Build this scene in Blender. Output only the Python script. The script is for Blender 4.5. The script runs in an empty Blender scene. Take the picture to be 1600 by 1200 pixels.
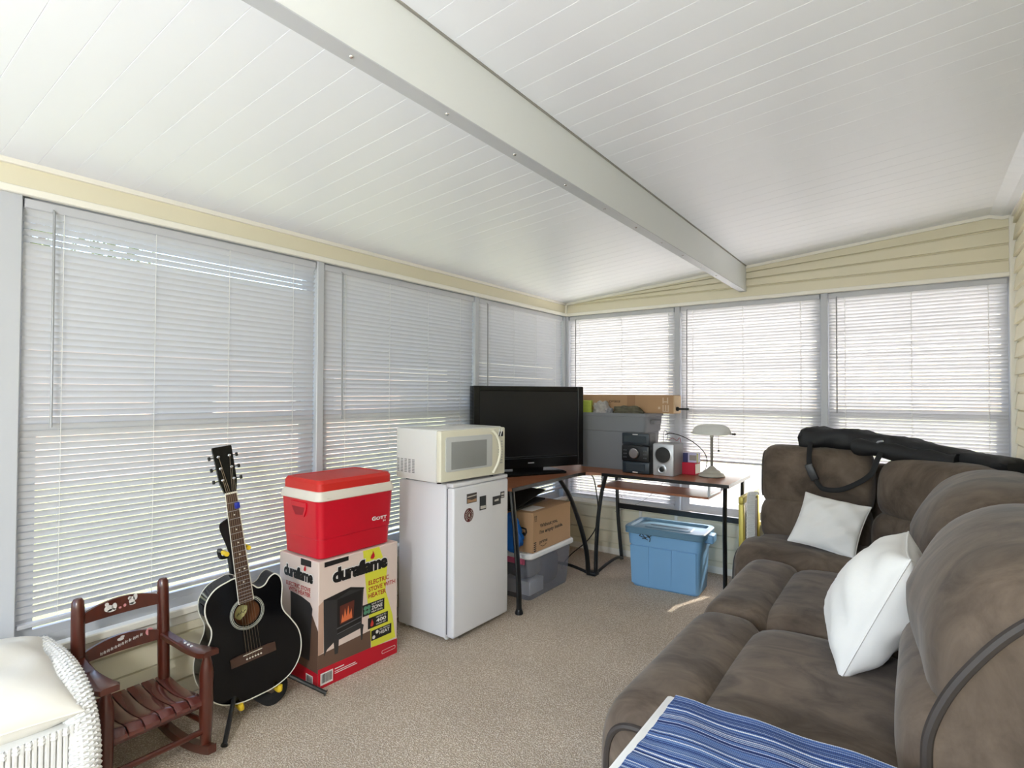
import bpy, bmesh, math, random
from mathutils import Matrix, Vector, Euler
import numpy as np
R = math.radians
random.seed(7)
scn = bpy.context.scene
COL = scn.collection

# ------------------------------------------------------------------ camera
CAM = Vector((2.487, 0.0, 1.32))
yaw, pit, rol = R(126.025), R(0.996), R(0.199)
F = Vector((math.cos(pit)*math.cos(yaw), math.cos(pit)*math.sin(yaw), math.sin(pit)))
RI = Vector((math.sin(yaw), -math.cos(yaw), 0)); UPV = RI.cross(F)
c_, s_ = math.cos(rol), math.sin(rol)
RI2 = RI*c_ + UPV*s_; UP2 = UPV*c_ - RI*s_
cam = bpy.data.cameras.new('camera'); cam.sensor_width = 36; cam.lens = 866.52/1600*36
cam.clip_start = 0.02; cam.clip_end = 300
co = bpy.data.objects.new('camera', cam); COL.objects.link(co)
m3 = Matrix((RI2, UP2, -F)).transposed()
co.matrix_world = Matrix.Translation(CAM) @ m3.to_4x4()
scn.camera = co

# ------------------------------------------------------------------ light
SUN = Vector((0.27, 0.73, 0.63)).normalized()          # towards the sun
w = bpy.data.worlds.new('World'); scn.world = w; w.use_nodes = True
nt = w.node_tree; nt.nodes.clear()
sky = nt.nodes.new('ShaderNodeTexSky'); sky.sky_type = 'NISHITA'; sky.sun_disc = False
sky.sun_elevation = math.asin(SUN.z); sky.sun_rotation = math.atan2(SUN.x, SUN.y)
sky.air_density = 1.0; sky.dust_density = 3.0; sky.ozone_density = 1.0
bg = nt.nodes.new('ShaderNodeBackground'); bg.inputs[1].default_value = 0.68
ow = nt.nodes.new('ShaderNodeOutputWorld')
nt.links.new(sky.outputs[0], bg.inputs[0]); nt.links.new(bg.outputs[0], ow.inputs[0])
sl = bpy.data.lights.new('sun', 'SUN'); sl.energy = 3.2; sl.angle = R(0.53); sl.color = (1.0, 0.94, 0.85)
so = bpy.data.objects.new('sun', sl); COL.objects.link(so)
so.rotation_euler = (-SUN).to_track_quat('-Z', 'Y').to_euler(); so.location = (0, 0, 20)
vs = scn.view_settings
vs.view_transform = 'Standard'; vs.look = 'None'; vs.gamma = 1.0; vs.use_curve_mapping = False
vs.exposure = 0.66
FILL_GLOW = 88.0      # radiance of the unseen fill globe added at the end

# ------------------------------------------------------------------ materials
def lin(c):
    return tuple(((x/255)/12.92 if x/255 <= .04045 else ((x/255+.055)/1.055)**2.4) for x in c)
MATS = {}
def mat(name, rgb, rough=.5, metal=0, var=0.0, scale=20, bump=0, bscale=None, trans=0, sheen=0, coat=0, spec=None, coords='Object'):
    if name in MATS: return MATS[name]
    m = bpy.data.materials.new(name); m.use_nodes = True; t = m.node_tree; b = t.nodes['Principled BSDF']
    col = lin(rgb)
    b.inputs['Roughness'].default_value = rough; b.inputs['Metallic'].default_value = metal
    b.inputs['Base Color'].default_value = (*col, 1)
    if spec is not None: b.inputs['Specular IOR Level'].default_value = spec
    if sheen: b.inputs['Sheen Weight'].default_value = sheen; b.inputs['Sheen Roughness'].default_value = .4
    if coat: b.inputs['Coat Weight'].default_value = coat; b.inputs['Coat Roughness'].default_value = .08
    tc = t.nodes.new('ShaderNodeTexCoord')
    if var:
        n = t.nodes.new('ShaderNodeTexNoise'); n.inputs['Scale'].default_value = scale; n.inputs['Detail'].default_value = 5
        t.links.new(tc.outputs[coords], n.inputs['Vector'])
        mx = t.nodes.new('ShaderNodeMixRGB'); t.links.new(n.outputs['Fac'], mx.inputs[0])
        mx.inputs[1].default_value = (*[c*(1-var) for c in col], 1); mx.inputs[2].default_value = (*[min(1, c*(1+var)) for c in col], 1)
        t.links.new(mx.outputs[0], b.inputs['Base Color'])
    if bump:
        n2 = t.nodes.new('ShaderNodeTexNoise'); n2.inputs['Scale'].default_value = bscale or scale*4; n2.inputs['Detail'].default_value = 4
        t.links.new(tc.outputs[coords], n2.inputs['Vector'])
        bp = t.nodes.new('ShaderNodeBump'); bp.inputs['Strength'].default_value = bump; bp.inputs['Distance'].default_value = .004
        t.links.new(n2.outputs['Fac'], bp.inputs['Height']); t.links.new(bp.outputs[0], b.inputs['Normal'])
    if trans:
        o = t.nodes['Material Output']; tr = t.nodes.new('ShaderNodeBsdfTranslucent'); tr.inputs[0].default_value = (*col, 1)
        ms = t.nodes.new('ShaderNodeMixShader'); ms.inputs[0].default_value = trans
        t.links.new(b.outputs[0], ms.inputs[1]); t.links.new(tr.outputs[0], ms.inputs[2]); t.links.new(ms.outputs[0], o.inputs[0])
    MATS[name] = m; return m

def glass_mat(name, tint=(255, 255, 255), gloss=.06, opac=0.0, ocol=(200, 200, 210)):
    m = bpy.data.materials.new(name); m.use_nodes = True; t = m.node_tree; t.nodes.clear()
    o = t.nodes.new('ShaderNodeOutputMaterial'); tr = t.nodes.new('ShaderNodeBsdfTransparent'); tr.inputs[0].default_value = (*lin(tint), 1)
    g = t.nodes.new('ShaderNodeBsdfGlossy'); g.inputs['Roughness'].default_value = .03
    ms = t.nodes.new('ShaderNodeMixShader'); ms.inputs[0].default_value = gloss
    t.links.new(tr.outputs[0], ms.inputs[1]); t.links.new(g.outputs[0], ms.inputs[2])
    last = ms
    if opac:
        d = t.nodes.new('ShaderNodeBsdfDiffuse'); d.inputs[0].default_value = (*lin(ocol), 1)
        m2 = t.nodes.new('ShaderNodeMixShader'); m2.inputs[0].default_value = opac
        t.links.new(ms.outputs[0], m2.inputs[1]); t.links.new(d.outputs[0], m2.inputs[2]); last = m2
    t.links.new(last.outputs[0], o.inputs[0]); return m

def carpet_mat():
    m = bpy.data.materials.new('carpet'); m.use_nodes = True; t = m.node_tree; b = t.nodes['Principled BSDF']
    tc = t.nodes.new('ShaderNodeTexCoord')
    v = t.nodes.new('ShaderNodeTexVoronoi'); v.inputs['Scale'].default_value = 190
    n = t.nodes.new('ShaderNodeTexNoise'); n.inputs['Scale'].default_value = 120; n.inputs['Detail'].default_value = 3
    n3 = t.nodes.new('ShaderNodeTexNoise'); n3.inputs['Scale'].default_value = 3
    for q in (v, n, n3): t.links.new(tc.outputs['Object'], q.inputs['Vector'])
    ad = t.nodes.new('ShaderNodeMath'); ad.operation = 'ADD'
    t.links.new(v.outputs['Distance'], ad.inputs[0]); t.links.new(n.outputs['Fac'], ad.inputs[1])
    r = t.nodes.new('ShaderNodeValToRGB'); e = r.color_ramp.elements
    e[0].position = .74; e[0].color = (*lin((248, 237, 222)), 1); e[1].position = 1.22; e[1].color = (*lin((202, 184, 163)), 1)
    t.links.new(ad.outputs[0], r.inputs[0])
    mx = t.nodes.new('ShaderNodeMixRGB'); mx.blend_type = 'MULTIPLY'; mx.inputs[0].default_value = .25
    t.links.new(r.outputs[0], mx.inputs[1]); t.links.new(n3.outputs['Fac'], mx.inputs[2]); t.links.new(mx.outputs[0], b.inputs['Base Color'])
    bp = t.nodes.new('ShaderNodeBump'); bp.inputs['Strength'].default_value = .8; bp.inputs['Distance'].default_value = .006; bp.invert = True
    t.links.new(ad.outputs[0], bp.inputs['Height']); t.links.new(bp.outputs[0], b.inputs['Normal'])
    b.inputs['Roughness'].default_value = .95; b.inputs['Specular IOR Level'].default_value = .1
    return m

def stripe_mat():
    m = bpy.data.materials.new('blue_stripe_weave'); m.use_nodes = True; t = m.node_tree; b = t.nodes['Principled BSDF']
    tc = t.nodes.new('ShaderNodeTexCoord'); sx = t.nodes.new('ShaderNodeSeparateXYZ'); t.links.new(tc.outputs['Object'], sx.inputs[0])
    cb = t.nodes.new('ShaderNodeCombineXYZ'); t.links.new(sx.outputs[1], cb.inputs[0])
    n = t.nodes.new('ShaderNodeTexNoise'); n.noise_dimensions = '1D'; n.inputs['Scale'].default_value = 150; n.inputs['Detail'].default_value = 1.5
    t.links.new(sx.outputs[1], n.inputs['W'])
    r = t.nodes.new('ShaderNodeValToRGB'); r.color_ramp.interpolation = 'CONSTANT'
    cols = [(0, (22, 40, 95)), (.36, (40, 78, 150)), (.44, (110, 140, 190)), (.5, (34, 62, 125)), (.56, (175, 190, 215)), (.6, (60, 98, 165)), (.66, (225, 230, 240))]
    r.color_ramp.elements[0].position = 0; r.color_ramp.elements[0].color = (*lin(cols[0][1]), 1)
    r.color_ramp.elements[1].position = cols[1][0]; r.color_ramp.elements[1].color = (*lin(cols[1][1]), 1)
    for p, c in cols[2:]:
        q = r.color_ramp.elements.new(p); q.color = (*lin(c), 1)
    t.links.new(n.outputs['Fac'], r.inputs[0])
    wv = t.nodes.new('ShaderNodeTexWave'); wv.inputs['Scale'].default_value = 90; wv.bands_direction = 'X'; t.links.new(tc.outputs['Object'], wv.inputs['Vector'])
    mx = t.nodes.new('ShaderNodeMixRGB'); mx.blend_type = 'MULTIPLY'; mx.inputs[0].default_value = .35
    t.links.new(r.outputs[0], mx.inputs[1]); t.links.new(wv.outputs['Color'], mx.inputs[2]); t.links.new(mx.outputs[0], b.inputs['Base Color'])
    bp = t.nodes.new('ShaderNodeBump'); bp.inputs['Strength'].default_value = .6; bp.inputs['Distance'].default_value = .002
    t.links.new(n.outputs['Fac'], bp.inputs['Height']); t.links.new(bp.outputs[0], b.inputs['Normal']); b.inputs['Roughness'].default_value = .95
    return m

def wood_mat(name, a, bcol, axis=1, scale=14, rough=.35, coat=.3):
    m = bpy.data.materials.new(name); m.use_nodes = True; t = m.node_tree; b = t.nodes['Principled BSDF']
    tc = t.nodes.new('ShaderNodeTexCoord'); mp = t.nodes.new('ShaderNodeMapping')
    sc = [scale*4]*3; sc[axis] = scale*.3; mp.inputs['Scale'].default_value = sc
    n = t.nodes.new('ShaderNodeTexNoise'); n.inputs['Scale'].default_value = 1; n.inputs['Detail'].default_value = 6
    t.links.new(tc.outputs['Object'], mp.inputs[0]); t.links.new(mp.outputs[0], n.inputs['Vector'])
    mx = t.nodes.new('ShaderNodeMixRGB'); mx.inputs[1].default_value = (*lin(a), 1); mx.inputs[2].default_value = (*lin(bcol), 1)
    t.links.new(n.outputs['Fac'], mx.inputs[0]); t.links.new(mx.outputs[0], b.inputs['Base Color'])
    b.inputs['Roughness'].default_value = rough; b.inputs['Coat Weight'].default_value = coat; b.inputs['Coat Roughness'].default_value = .15
    return m

WHITE = mat('white_paint', (238, 238, 236), .45)
TRIM = mat('cream_white_trim', (240, 237, 226), .4)
FRAME = mat('white_aluminium', (190, 193, 199), .4)
CREAM = mat('cream_siding', (226, 219, 194), .5, var=.03, scale=3, bump=.05, bscale=60)
CEIL = mat('white_ceiling_panel', (238, 241, 248), .38)
BEAMM = mat('beam_white', (226, 229, 230), .42)
SLAT = mat('blind_slat', (206, 207, 211), .45, trans=.05)
CORD = mat('blind_cord', (240, 240, 238), .7, trans=.3)
RAIL = mat('blind_rail', (194, 196, 202), .4)
WAND = mat('clear_grey_wand', (150, 152, 155), .25)
GLASS = glass_mat('window_glass')
CARPET = carpet_mat()
BLK = mat('black_metal', (22, 23, 25), .35)
BLKP = mat('black_plastic', (18, 18, 20), .3)
BLKM = mat('black_matte', (20, 20, 22), .75)
CHROME = mat('chrome', (210, 210, 214), .2, metal=1)
SILV = mat('silver_plastic', (190, 192, 196), .35, metal=.5)
SOFA = mat('taupe_microfibre', (112, 97, 83), .92, var=.34, scale=4.5, bump=.3, bscale=22, sheen=.15)
def nap(m):
    t = m.node_tree; b = t.nodes['Principled BSDF']; tc = t.nodes.new('ShaderNodeTexCoord')
    mp = t.nodes.new('ShaderNodeMapping'); mp.inputs['Scale'].default_value = (3.2, 5.5, 3.2); mp.inputs['Rotation'].default_value = (.4, .3, .6)
    n = t.nodes.new('ShaderNodeTexNoise'); n.inputs['Scale'].default_value = 1.6; n.inputs['Detail'].default_value = 8; n.inputs['Roughness'].default_value = .62; n.inputs['Distortion'].default_value = .8
    t.links.new(tc.outputs['Object'], mp.inputs[0]); t.links.new(mp.outputs[0], n.inputs['Vector'])
    r = t.nodes.new('ShaderNodeValToRGB'); e = r.color_ramp.elements
    e[0].position = .34; e[0].color = (*lin((74, 62, 52)), 1); e[1].position = .68; e[1].color = (*lin((114, 99, 85)), 1)
    t.links.new(n.outputs['Fac'], r.inputs[0]); t.links.new(r.outputs[0], b.inputs['Base Color'])
nap(SOFA)
PIPE = mat('dark_piping', (58, 51, 47), .6)
PILLOW = mat('white_cotton', (236, 234, 230), .9, bump=.15, bscale=40, sheen=.2)

# ------------------------------------------------------------------ mesh helpers
class G:
    def __init__(s, T=None): s.v = []; s.f = []; s.T = T or Matrix.Identity(4)
    def add(s, vs, fs, M=None):
        k = len(s.v); T = s.T @ M if M is not None else s.T
        s.v += [tuple(T @ Vector(p)) for p in vs]; s.f += [tuple(i+k for i in f) for f in fs]; return s
    def box(s, x0, x1, y0, y1, z0, z1, M=None):
        v = [(x, y, z) for z in (z0, z1) for y in (y0, y1) for x in (x0, x1)]
        return s.add(v, [(0, 2, 3, 1), (4, 5, 7, 6), (0, 1, 5, 4), (2, 6, 7, 3), (0, 4, 6, 2), (1, 3, 7, 5)], M)
    def rbox(s, x0, x1, y0, y1, z0, z1, r=.01, seg=2, M=None):
        bm = bmesh.new(); bmesh.ops.create_cube(bm, size=1)
        for v in bm.verts: v.co = Vector(((x0+x1)/2+v.co.x*(x1-x0), (y0+y1)/2+v.co.y*(y1-y0), (z0+z1)/2+v.co.z*(z1-z0)))
        bmesh.ops.bevel(bm, geom=list(bm.edges), offset=r, segments=seg, profile=.5, affect='EDGES', clamp_overlap=True)
        bm.verts.index_update(); s.add([v.co[:] for v in bm.verts], [[v.index for v in f.verts] for f in bm.faces], M); bm.free(); return s
    def loft(s, loops, c0=True, c1=True, closed=True, M=None):
        n = len(loops[0]); vs = [p for l in loops for p in l]; fs = []
        for i in range(len(loops)-1):
            for j in range(n if closed else n-1):
                a = i*n+j; b = i*n+(j+1) % n; fs.append((a, b, b+n, a+n))
        if c0: fs.append(tuple(range(n-1, -1, -1)))
        if c1: fs.append(tuple(range((len(loops)-1)*n, len(loops)*n)))
        return s.add(vs, fs, M)
    def tube(s, pts, r, n=8, M=None, flat=None):
        pts = [Vector(p) for p in pts]; k = len(pts); rs = r if isinstance(r, (list, tuple)) else [r]*k; loops = []; prev = None
        for i, p in enumerate(pts):
            d = (pts[min(i+1, k-1)]-pts[max(i-1, 0)])
            d = d.normalized() if d.length > 1e-9 else Vector((0, 0, 1))
            if prev is None:
                a = Vector((0, 0, 1)) if abs(d.z) < .9 else Vector((1, 0, 0)); u = d.cross(a).normalized()
            else:
                u = (prev - d*prev.dot(d)); u = u.normalized() if u.length > 1e-6 else d.orthogonal().normalized()
            prev = u; v = d.cross(u)
            fx, fy = flat if flat else (1, 1)
            loops.append([tuple(p+(u*math.cos(2*math.pi*j/n)*fx+v*math.sin(2*math.pi*j/n)*fy)*rs[i]) for j in range(n)])
        return s.loft(loops, M=M)
    def lathe(s, prof, n=20, M=None, caps=True):
        return s.loft([[(r*math.cos(2*math.pi*j/n), r*math.sin(2*math.pi*j/n), z) for j in range(n)] for r, z in prof], caps, caps, M=M)
    def prism(s, poly, t0, t1, M=None):      # poly in local xy, extruded in local z
        n = len(poly); v = [(x, y, t0) for x, y in poly]+[(x, y, t1) for x, y in poly]
        fs = [tuple(range(n-1, -1, -1)), tuple(range(n, 2*n))]+[(i, (i+1) % n, (i+1) % n+n, i+n) for i in range(n)]
        return s.add(v, fs, M)
    def cushion(s, c, size, p=4, n=10, M=None, fn=None):
        px, py, pz = p if isinstance(p, (tuple, list)) else (p, p, p)
        idx = {}; vs = []; fs = []
        def vid(a):
            if a in idx: return idx[a]
            q = [2*t/n-1 for t in a]; q = [math.tan(t*math.pi/4) for t in q]
            rr = (abs(q[0])**px+abs(q[1])**py+abs(q[2])**pz)
            lo, hi = .3, 1.0
            for _ in range(24):
                md = (lo+hi)/2
                if (abs(q[0]*md)**px+abs(q[1]*md)**py+abs(q[2]*md)**pz) > 1: hi = md
                else: lo = md
            q = [t*lo for t in q]
            w_ = Vector((q[0]*size[0]/2, q[1]*size[1]/2, q[2]*size[2]/2))
            if fn: w_ = fn(w_, q)
            idx[a] = len(vs); vs.append((w_[0]+c[0], w_[1]+c[1], w_[2]+c[2])); return idx[a]
        for ax in range(3):
            for side in (0, n):
                for i in range(n):
                    for j in range(n):
                        o = []
                        for (di, dj) in ((0, 0), (1, 0), (1, 1), (0, 1)):
                            a = [0, 0, 0]; a[ax] = side; a[(ax+1) % 3] = i+di; a[(ax+2) % 3] = j+dj; o.append(vid(tuple(a)))
                        fs.append(tuple(o) if side else tuple(o[::-1]))
        return s.add(vs, fs, M)

def frame(o, right, up):
    r = Vector(right).normalized(); u = Vector(up).normalized(); n = r.cross(u)
    M = Matrix((r, u, n)).transposed().to_4x4(); M.translation = Vector(o); return M

def mk(name, g, m, parent=None, smooth=True, ang=35):
    me = bpy.data.meshes.new(name); me.from_pydata(g.v, [], g.f); me.validate(); me.update()
    if isinstance(m, (list, tuple)):
        for q in m: me.materials.append(q)
    else: me.materials.append(m)
    if smooth:
        me.polygons.foreach_set('use_smooth', [True]*len(me.polygons)); me.set_sharp_from_angle(angle=R(ang))
    o = bpy.data.objects.new(name, me); COL.objects.link(o)
    if parent is not None: o.parent = parent
    return o

def tag(o, label=None, cat=None, group=None, kind=None):
    for k, v in (('label', label), ('category', cat), ('group', group), ('kind', kind)):
        if v: o[k] = v
    return o
def thing(name, label, cat, loc=(0, 0, 0), rz=0, group=None):
    o = bpy.data.objects.new(name, None); o.empty_display_size = .1; COL.objects.link(o); o.location = loc; o.rotation_euler = (0, 0, rz)
    return tag(o, label, cat, group)
def struct(name, loc=(0, 0, 0), label=None):
    o = bpy.data.objects.new(name, None); COL.objects.link(o); o.location = loc; o['kind'] = 'structure'
    if label: o['label'] = label
    return o
def W(o):                 # builder whose coordinates are the world's, for a child of o
    M = Matrix.LocRotScale(o.location, o.rotation_euler, None); return G(M.inverted())
def share(src, parent, loc=(0, 0, 0), rot=(0, 0, 0)):
    c = src.copy(); COL.objects.link(c); c.parent = parent; c.location = loc; c.rotation_euler = rot; return c

def text2d(body, size, bold=0.0, align='LEFT', space=1.0, shear=0):
    cu = bpy.data.curves.new('t', 'FONT'); cu.body = body; cu.size = size; cu.offset = bold; cu.align_x = align; cu.space_character = space; cu.shear = shear
    cu.resolution_u = 3
    o = bpy.data.objects.new('t', cu); COL.objects.link(o)
    dg = bpy.context.evaluated_depsgraph_get(); me = bpy.data.meshes.new_from_object(o.evaluated_get(dg))
    v = [p.co[:] for p in me.vertices]; f = [tuple(q.vertices) for q in me.polygons]
    bpy.data.objects.remove(o); bpy.data.curves.remove(cu); bpy.data.meshes.remove(me); return v, f
def decal_text(name, parent, body, M, width=None, size=.05, m=None, bold=0.0, lift=.0008, shear=0, space=1.0, height=None):
    v, f = text2d(body, size, bold*size, space=space, shear=shear)
    xs = [p[0] for p in v]; ys = [p[1] for p in v]; x0, x1, y0, y1 = min(xs), max(xs), min(ys), max(ys)
    sx = width/(x1-x0) if width else 1; sy = height/(y1-y0) if height else sx
    g = G(); g.add([((p[0]-x0)*sx, (p[1]-y0)*sy, lift) for p in v], f, M); return mk(name, g, m, parent, smooth=False)
def decal_poly(name, parent, polys, M, m, lift=.0006):
    g = G()
    for p in polys: g.add([(x, y, lift) for x, y in p], [tuple(range(len(p)))], M)
    return mk(name, g, m, parent, smooth=False)
def rrect(w_, h, r, n=4, cx=0, cy=0):
    o = []
    for (sx, sy, a0) in ((1, 1, 0), (-1, 1, 90), (-1, -1, 180), (1, -1, 270)):
        for k in range(n+1):
            a = R(a0+90*k/n); o.append((cx+sx*(w_/2-r)+r*math.cos(a), cy+sy*(h/2-r)+r*math.sin(a)))
    return o
def ell(cx, cy, rx, ry, n=20, a0=0, a1=360):
    return [(cx+rx*math.cos(R(a0+(a1-a0)*k/n)), cy+ry*math.sin(R(a0+(a1-a0)*k/n))) for k in range(n if a1-a0 == 360 else n+1)]
def spline(pts, n=8, closed=False):
    P = [Vector(p) for p in pts]; k = len(P); out = []
    rng = range(k) if closed else range(k-1)
    for i in rng:
        a, b, c, d = (P[(i-1) % k], P[i], P[(i+1) % k], P[(i+2) % k]) if closed else (P[max(i-1, 0)], P[i], P[i+1], P[min(i+2, k-1)])
        for j in range(n):
            t = j/n; out.append(.5*((2*b)+(c-a)*t+(2*a-5*b+4*c-d)*t*t+(3*b-a-3*c+d)*t**3))
    if not closed: out.append(P[-1])
    return out

# ------------------------------------------------------------------ room shell
LX, BX, NY, YB = 0.0, 2.955, -1.7, 4.222
def cz(x): return 2.112+.0885*x
SILL, HEAD = .42, 2.012

fl = G().box(LX-.1, BX+.1, NY-.1, YB+.1, -.08, 0)
o = mk('floor', fl, CARPET, None, smooth=False); tag(o, 'speckled beige loop pile carpet across the whole room', kind='structure')

# ceiling: planks running across the room, lower edge groove between them
ceil = struct('ceiling', label='white planked ceiling sloping up from the window wall')
PITCH = .0985
pl = None; n_pl = int((YB-NY)/PITCH)+1
y = YB
XS = 2.84
prof = [(LX-.08, cz(-.08)), (XS, cz(XS)), (XS+.055, cz(XS)-.018), (BX+.08, cz(XS)-.018+.0885*.08)]
g = G()
def plank_loops(e):     # cross section chamfered along the long edges
    lo = []
    for yy, dz in ((0, .014), (0, .0016), (.0012, 0), (PITCH-.0012, 0), (PITCH, .0016), (PITCH, .014)): lo.append((yy, dz))
    return lo
sec = plank_loops(0)
g.loft([[(x, -PITCH+yy, z+dz) for yy, dz in sec] for x, z in prof])
pl = mk('plank', g, CEIL, ceil, smooth=False); pl.location = (0, YB, 0)
for k in range(1, n_pl): share(pl, ceil, (0, YB-k*PITCH, 0))
g = G(); g.loft([[(x, yy, z+.016), (x, yy, z+.06)] for x, z in prof for yy in (NY-.1,)], False, False, False)
roof = G()
for (x0, z0), (x1, z1) in zip(prof, prof[1:]):
    roof.add([(x0, NY-.1, z0+.012), (x1, NY-.1, z1+.012), (x1, YB+.1, z1+.012), (x0, YB+.1, z0+.012),
              (x0, NY-.1, z0+.09), (x1, NY-.1, z1+.09), (x1, YB+.1, z1+.09), (x0, YB+.1, z0+.09)],
             [(3, 2, 1, 0), (4, 5, 6, 7), (0, 1, 5, 4), (1, 2, 6, 5), (2, 3, 7, 6), (3, 0, 4, 7)])
mk('roof_panel', roof, WHITE, ceil, smooth=False)

# ceiling beam
bx0, bx1, bz0, bz1 = 1.465, 1.507, 2.062, 2.27
beam = struct('trim_1', (1.486, 1.3, 2.062), 'boxed white roof beam running the length of the ceiling')
g = W(beam); g.box(bx0, bx1, NY, YB-.002, bz0+.004, bz1); mk('beam_body', g, BEAMM, beam, smooth=False)
g = W(beam); g.box(bx0-.003, bx1+.003, NY, YB-.003, bz0, bz0+.003); mk('bottom_cap', g, FRAME, beam, smooth=False)
g = W(beam); g.box(bx1, bx1+.006, NY, YB-.002, cz(bx1)-.004, cz(bx1)+.004); mk('edge_strip', g, mat('strip_grey', (150, 148, 142), .6), beam, smooth=False)  # thin grey strip where the beam's right face meets the ceiling
sc = None
for k in range(17):
    yy = .77+.308*(k-7)
    if yy > YB-.05 or yy < NY: continue
    if sc is None:
        g = G().lathe([(.0001, -.0035), (.004, -.003), (.0062, -.001), (.0065, 0)], 10)
        sc = mk('screw', g, CHROME, beam); sc.location = (0, yy-1.3, 0)
    else: share(sc, beam, (0, yy-1.3, 0))

# walls
def siding(name, parent, p0, dirv, nrm, length, z0, z1, h=.0955, zclip=None, start=None):
    """lap boards: each a wedge whose lower edge stands proud"""
    d = Vector(dirv); nn = Vector(nrm); first = None; z = start if start is not None else z0
    while z < z1-.004:
        za, zb = max(z, z0), min(z+h, z1)
        def pr(zz): 
            f = (zz-z)/h
            return .018-.010*f/.86 if f < .86 else (.008*(1-(f-.86)/.08) if f < .94 else 0)
        zs = sorted({za, zb, *[z+h*f for f in (.86, .94) if za < z+h*f < zb]})
        g = G(); lo = []
        for t in (0, length):
            b = Vector(p0)+d*t
            def tz(zz): return min(zz, zclip(b)) if zclip else zz
            lo.append([tuple(b+Vector((0, 0, tz(za))))]+[tuple(b+nn*(pr(q)+.001)+Vector((0, 0, tz(q)))) for q in zs]+[tuple(b+Vector((0, 0, tz(zb))))])
        g.loft(lo); mk('siding_board', g, CREAM, parent, smooth=False)
        z += h
wl = struct('wall_left', label='cream sided window wall along the left')
wb = struct('wall_back', label='cream sided window wall at the far end')
wr = struct('wall_right', label='cream lap sided house wall on the right')
wf = struct('wall_front', label='assumed window wall behind the camera, glazed for more light')
LP = [(NY, NY+.06), (.44, .545), (1.712, 1.752), (2.978, 3.018), (4.18, YB)]       # posts, left
BP = [(0, .03), (.978, 1.018), (1.977, 2.017), (2.925, BX)]
# left
g = G().box(-.09, -.004, NY, YB, 0, SILL-.02); g.box(-.09, -.004, NY, YB, HEAD, cz(0)+.02); mk('wall_core', g, CREAM, wl, smooth=False)
siding('l', wl, (-.004, NY, 0), (0, 1, 0), (1, 0, 0), YB-NY, .06, SILL-.02, start=.0385)
g = G().box(-.004, .004, NY, YB, HEAD+.012, cz(0)); mk('frieze_board', g, CREAM, wl, smooth=False)
for a, b in LP:
    mk('post', G().rbox(-.09, .004, a, b, SILL-.02, HEAD, .003, 1), FRAME, wl, smooth=False)
g = G().rbox(-.012, .034, .40, YB, SILL-.022, SILL+.008, .004, 1); mk('sill_board', g, TRIM, wl, smooth=False)
g = G().rbox(-.01, .016, .40, YB, SILL-.062, SILL-.022, .004, 1); mk('apron_trim', g, TRIM, wl, smooth=False)
# back
g = G().box(0, BX, YB+.004, YB+.09, 0, SILL-.02); g.loft([[(x, YB+.004, HEAD), (x, YB+.09, HEAD), (x, YB+.09, z+.03), (x, YB+.004, z+.03)] for x, z in ((0, cz(0)), (XS, cz(XS)), (BX, cz(XS)))]); mk('wall_core', g, CREAM, wb, smooth=False)
siding('b', wb, (0, YB+.004, 0), (1, 0, 0), (0, -1, 0), BX, .05, SILL-.02, start=.0025)
siding('b', wb, (0, YB+.004, 0), (1, 0, 0), (0, -1, 0), BX, HEAD+.012, 2.37, h=.092, start=2.009, zclip=lambda b: cz(b.x))
for a, b in BP:
    mk('post', G().rbox(a, b, YB-.004, YB+.09, SILL-.02, HEAD, .003, 1), FRAME, wb, smooth=False)
g = G().rbox(0, BX, YB-.03, YB+.01, SILL-.022, SILL+.008, .004, 1); mk('sill_board', g, TRIM, wb, smooth=False)
for x in (.52, .70, .99, 1.35, 2.0):
    mk('joint_cover', G().rbox(x-.012, x+.012, YB-.016, YB+.004, SILL-.10, SILL-.022, .003, 1), TRIM, wb, smooth=False)
# right: solid house wall
g = G().box(BX+.004, BX+.1, NY, YB, 0, 2.5); mk('wall_core', g, CREAM, wr, smooth=False)
siding('r', wr, (BX+.004, NY, 0), (0, 1, 0), (-1, 0, 0), YB-NY, .05, 2.36, start=.0025)
# unseen front wall; wide window bank assumed here to let in light
g = G().box(0, BX, NY-.09, NY, 0, SILL-.02); g.box(0, BX, NY-.09, NY, HEAD, 2.42)
mk('wall_core', g, CREAM, wf, smooth=False)
for a, b in BP: mk('post', G().box(a, b, NY-.09, NY+.004, SILL-.02, HEAD), FRAME, wf, smooth=False)

# trims
def trim(name, g, label, m=TRIM):
    o = mk(name, g, m, None, smooth=False); o['kind'] = 'structure'; o['label'] = label; return o
trim('trim_2', G().box(-.002, .02, NY, YB, cz(0)-.017, cz(0)+.001), 'white cove strip between left frieze and ceiling')
g = G()
g.loft([[(x, YB-.022, z-.019), (x, YB+.004, z-.019), (x, YB+.004, z+.002), (x, YB-.022, z+.002)] for x, z in prof[:3]+[(BX, cz(XS)-.014)]])
trim('trim_3', g, 'white strip following the sloped ceiling on the far wall')
trim('trim_4', G().rbox(-.004, .022, .40, YB, HEAD-.014, HEAD+.012, .003, 1), 'white head strip above the left windows')
trim('trim_5', G().rbox(0, BX, YB-.022, YB+.004, HEAD-.014, HEAD+.012, .003, 1), 'white head strip above the far windows')
trim('trim_6', G().box(-.002, .022, YB-.022, YB+.002, HEAD, cz(0)), 'small white corner strip where the two friezes meet')
trim('trim_7', G().rbox(BX-.03, BX+.004, YB-.03, YB+.002, 0, cz(XS)-.02, .004, 1), 'white vertical corner strip beside the house wall')
trim('trim_8', G().box(BX-.022, BX+.004, NY, YB, cz(XS)-.03, cz(XS)-.01), 'white strip along the top of the house wall')
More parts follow.
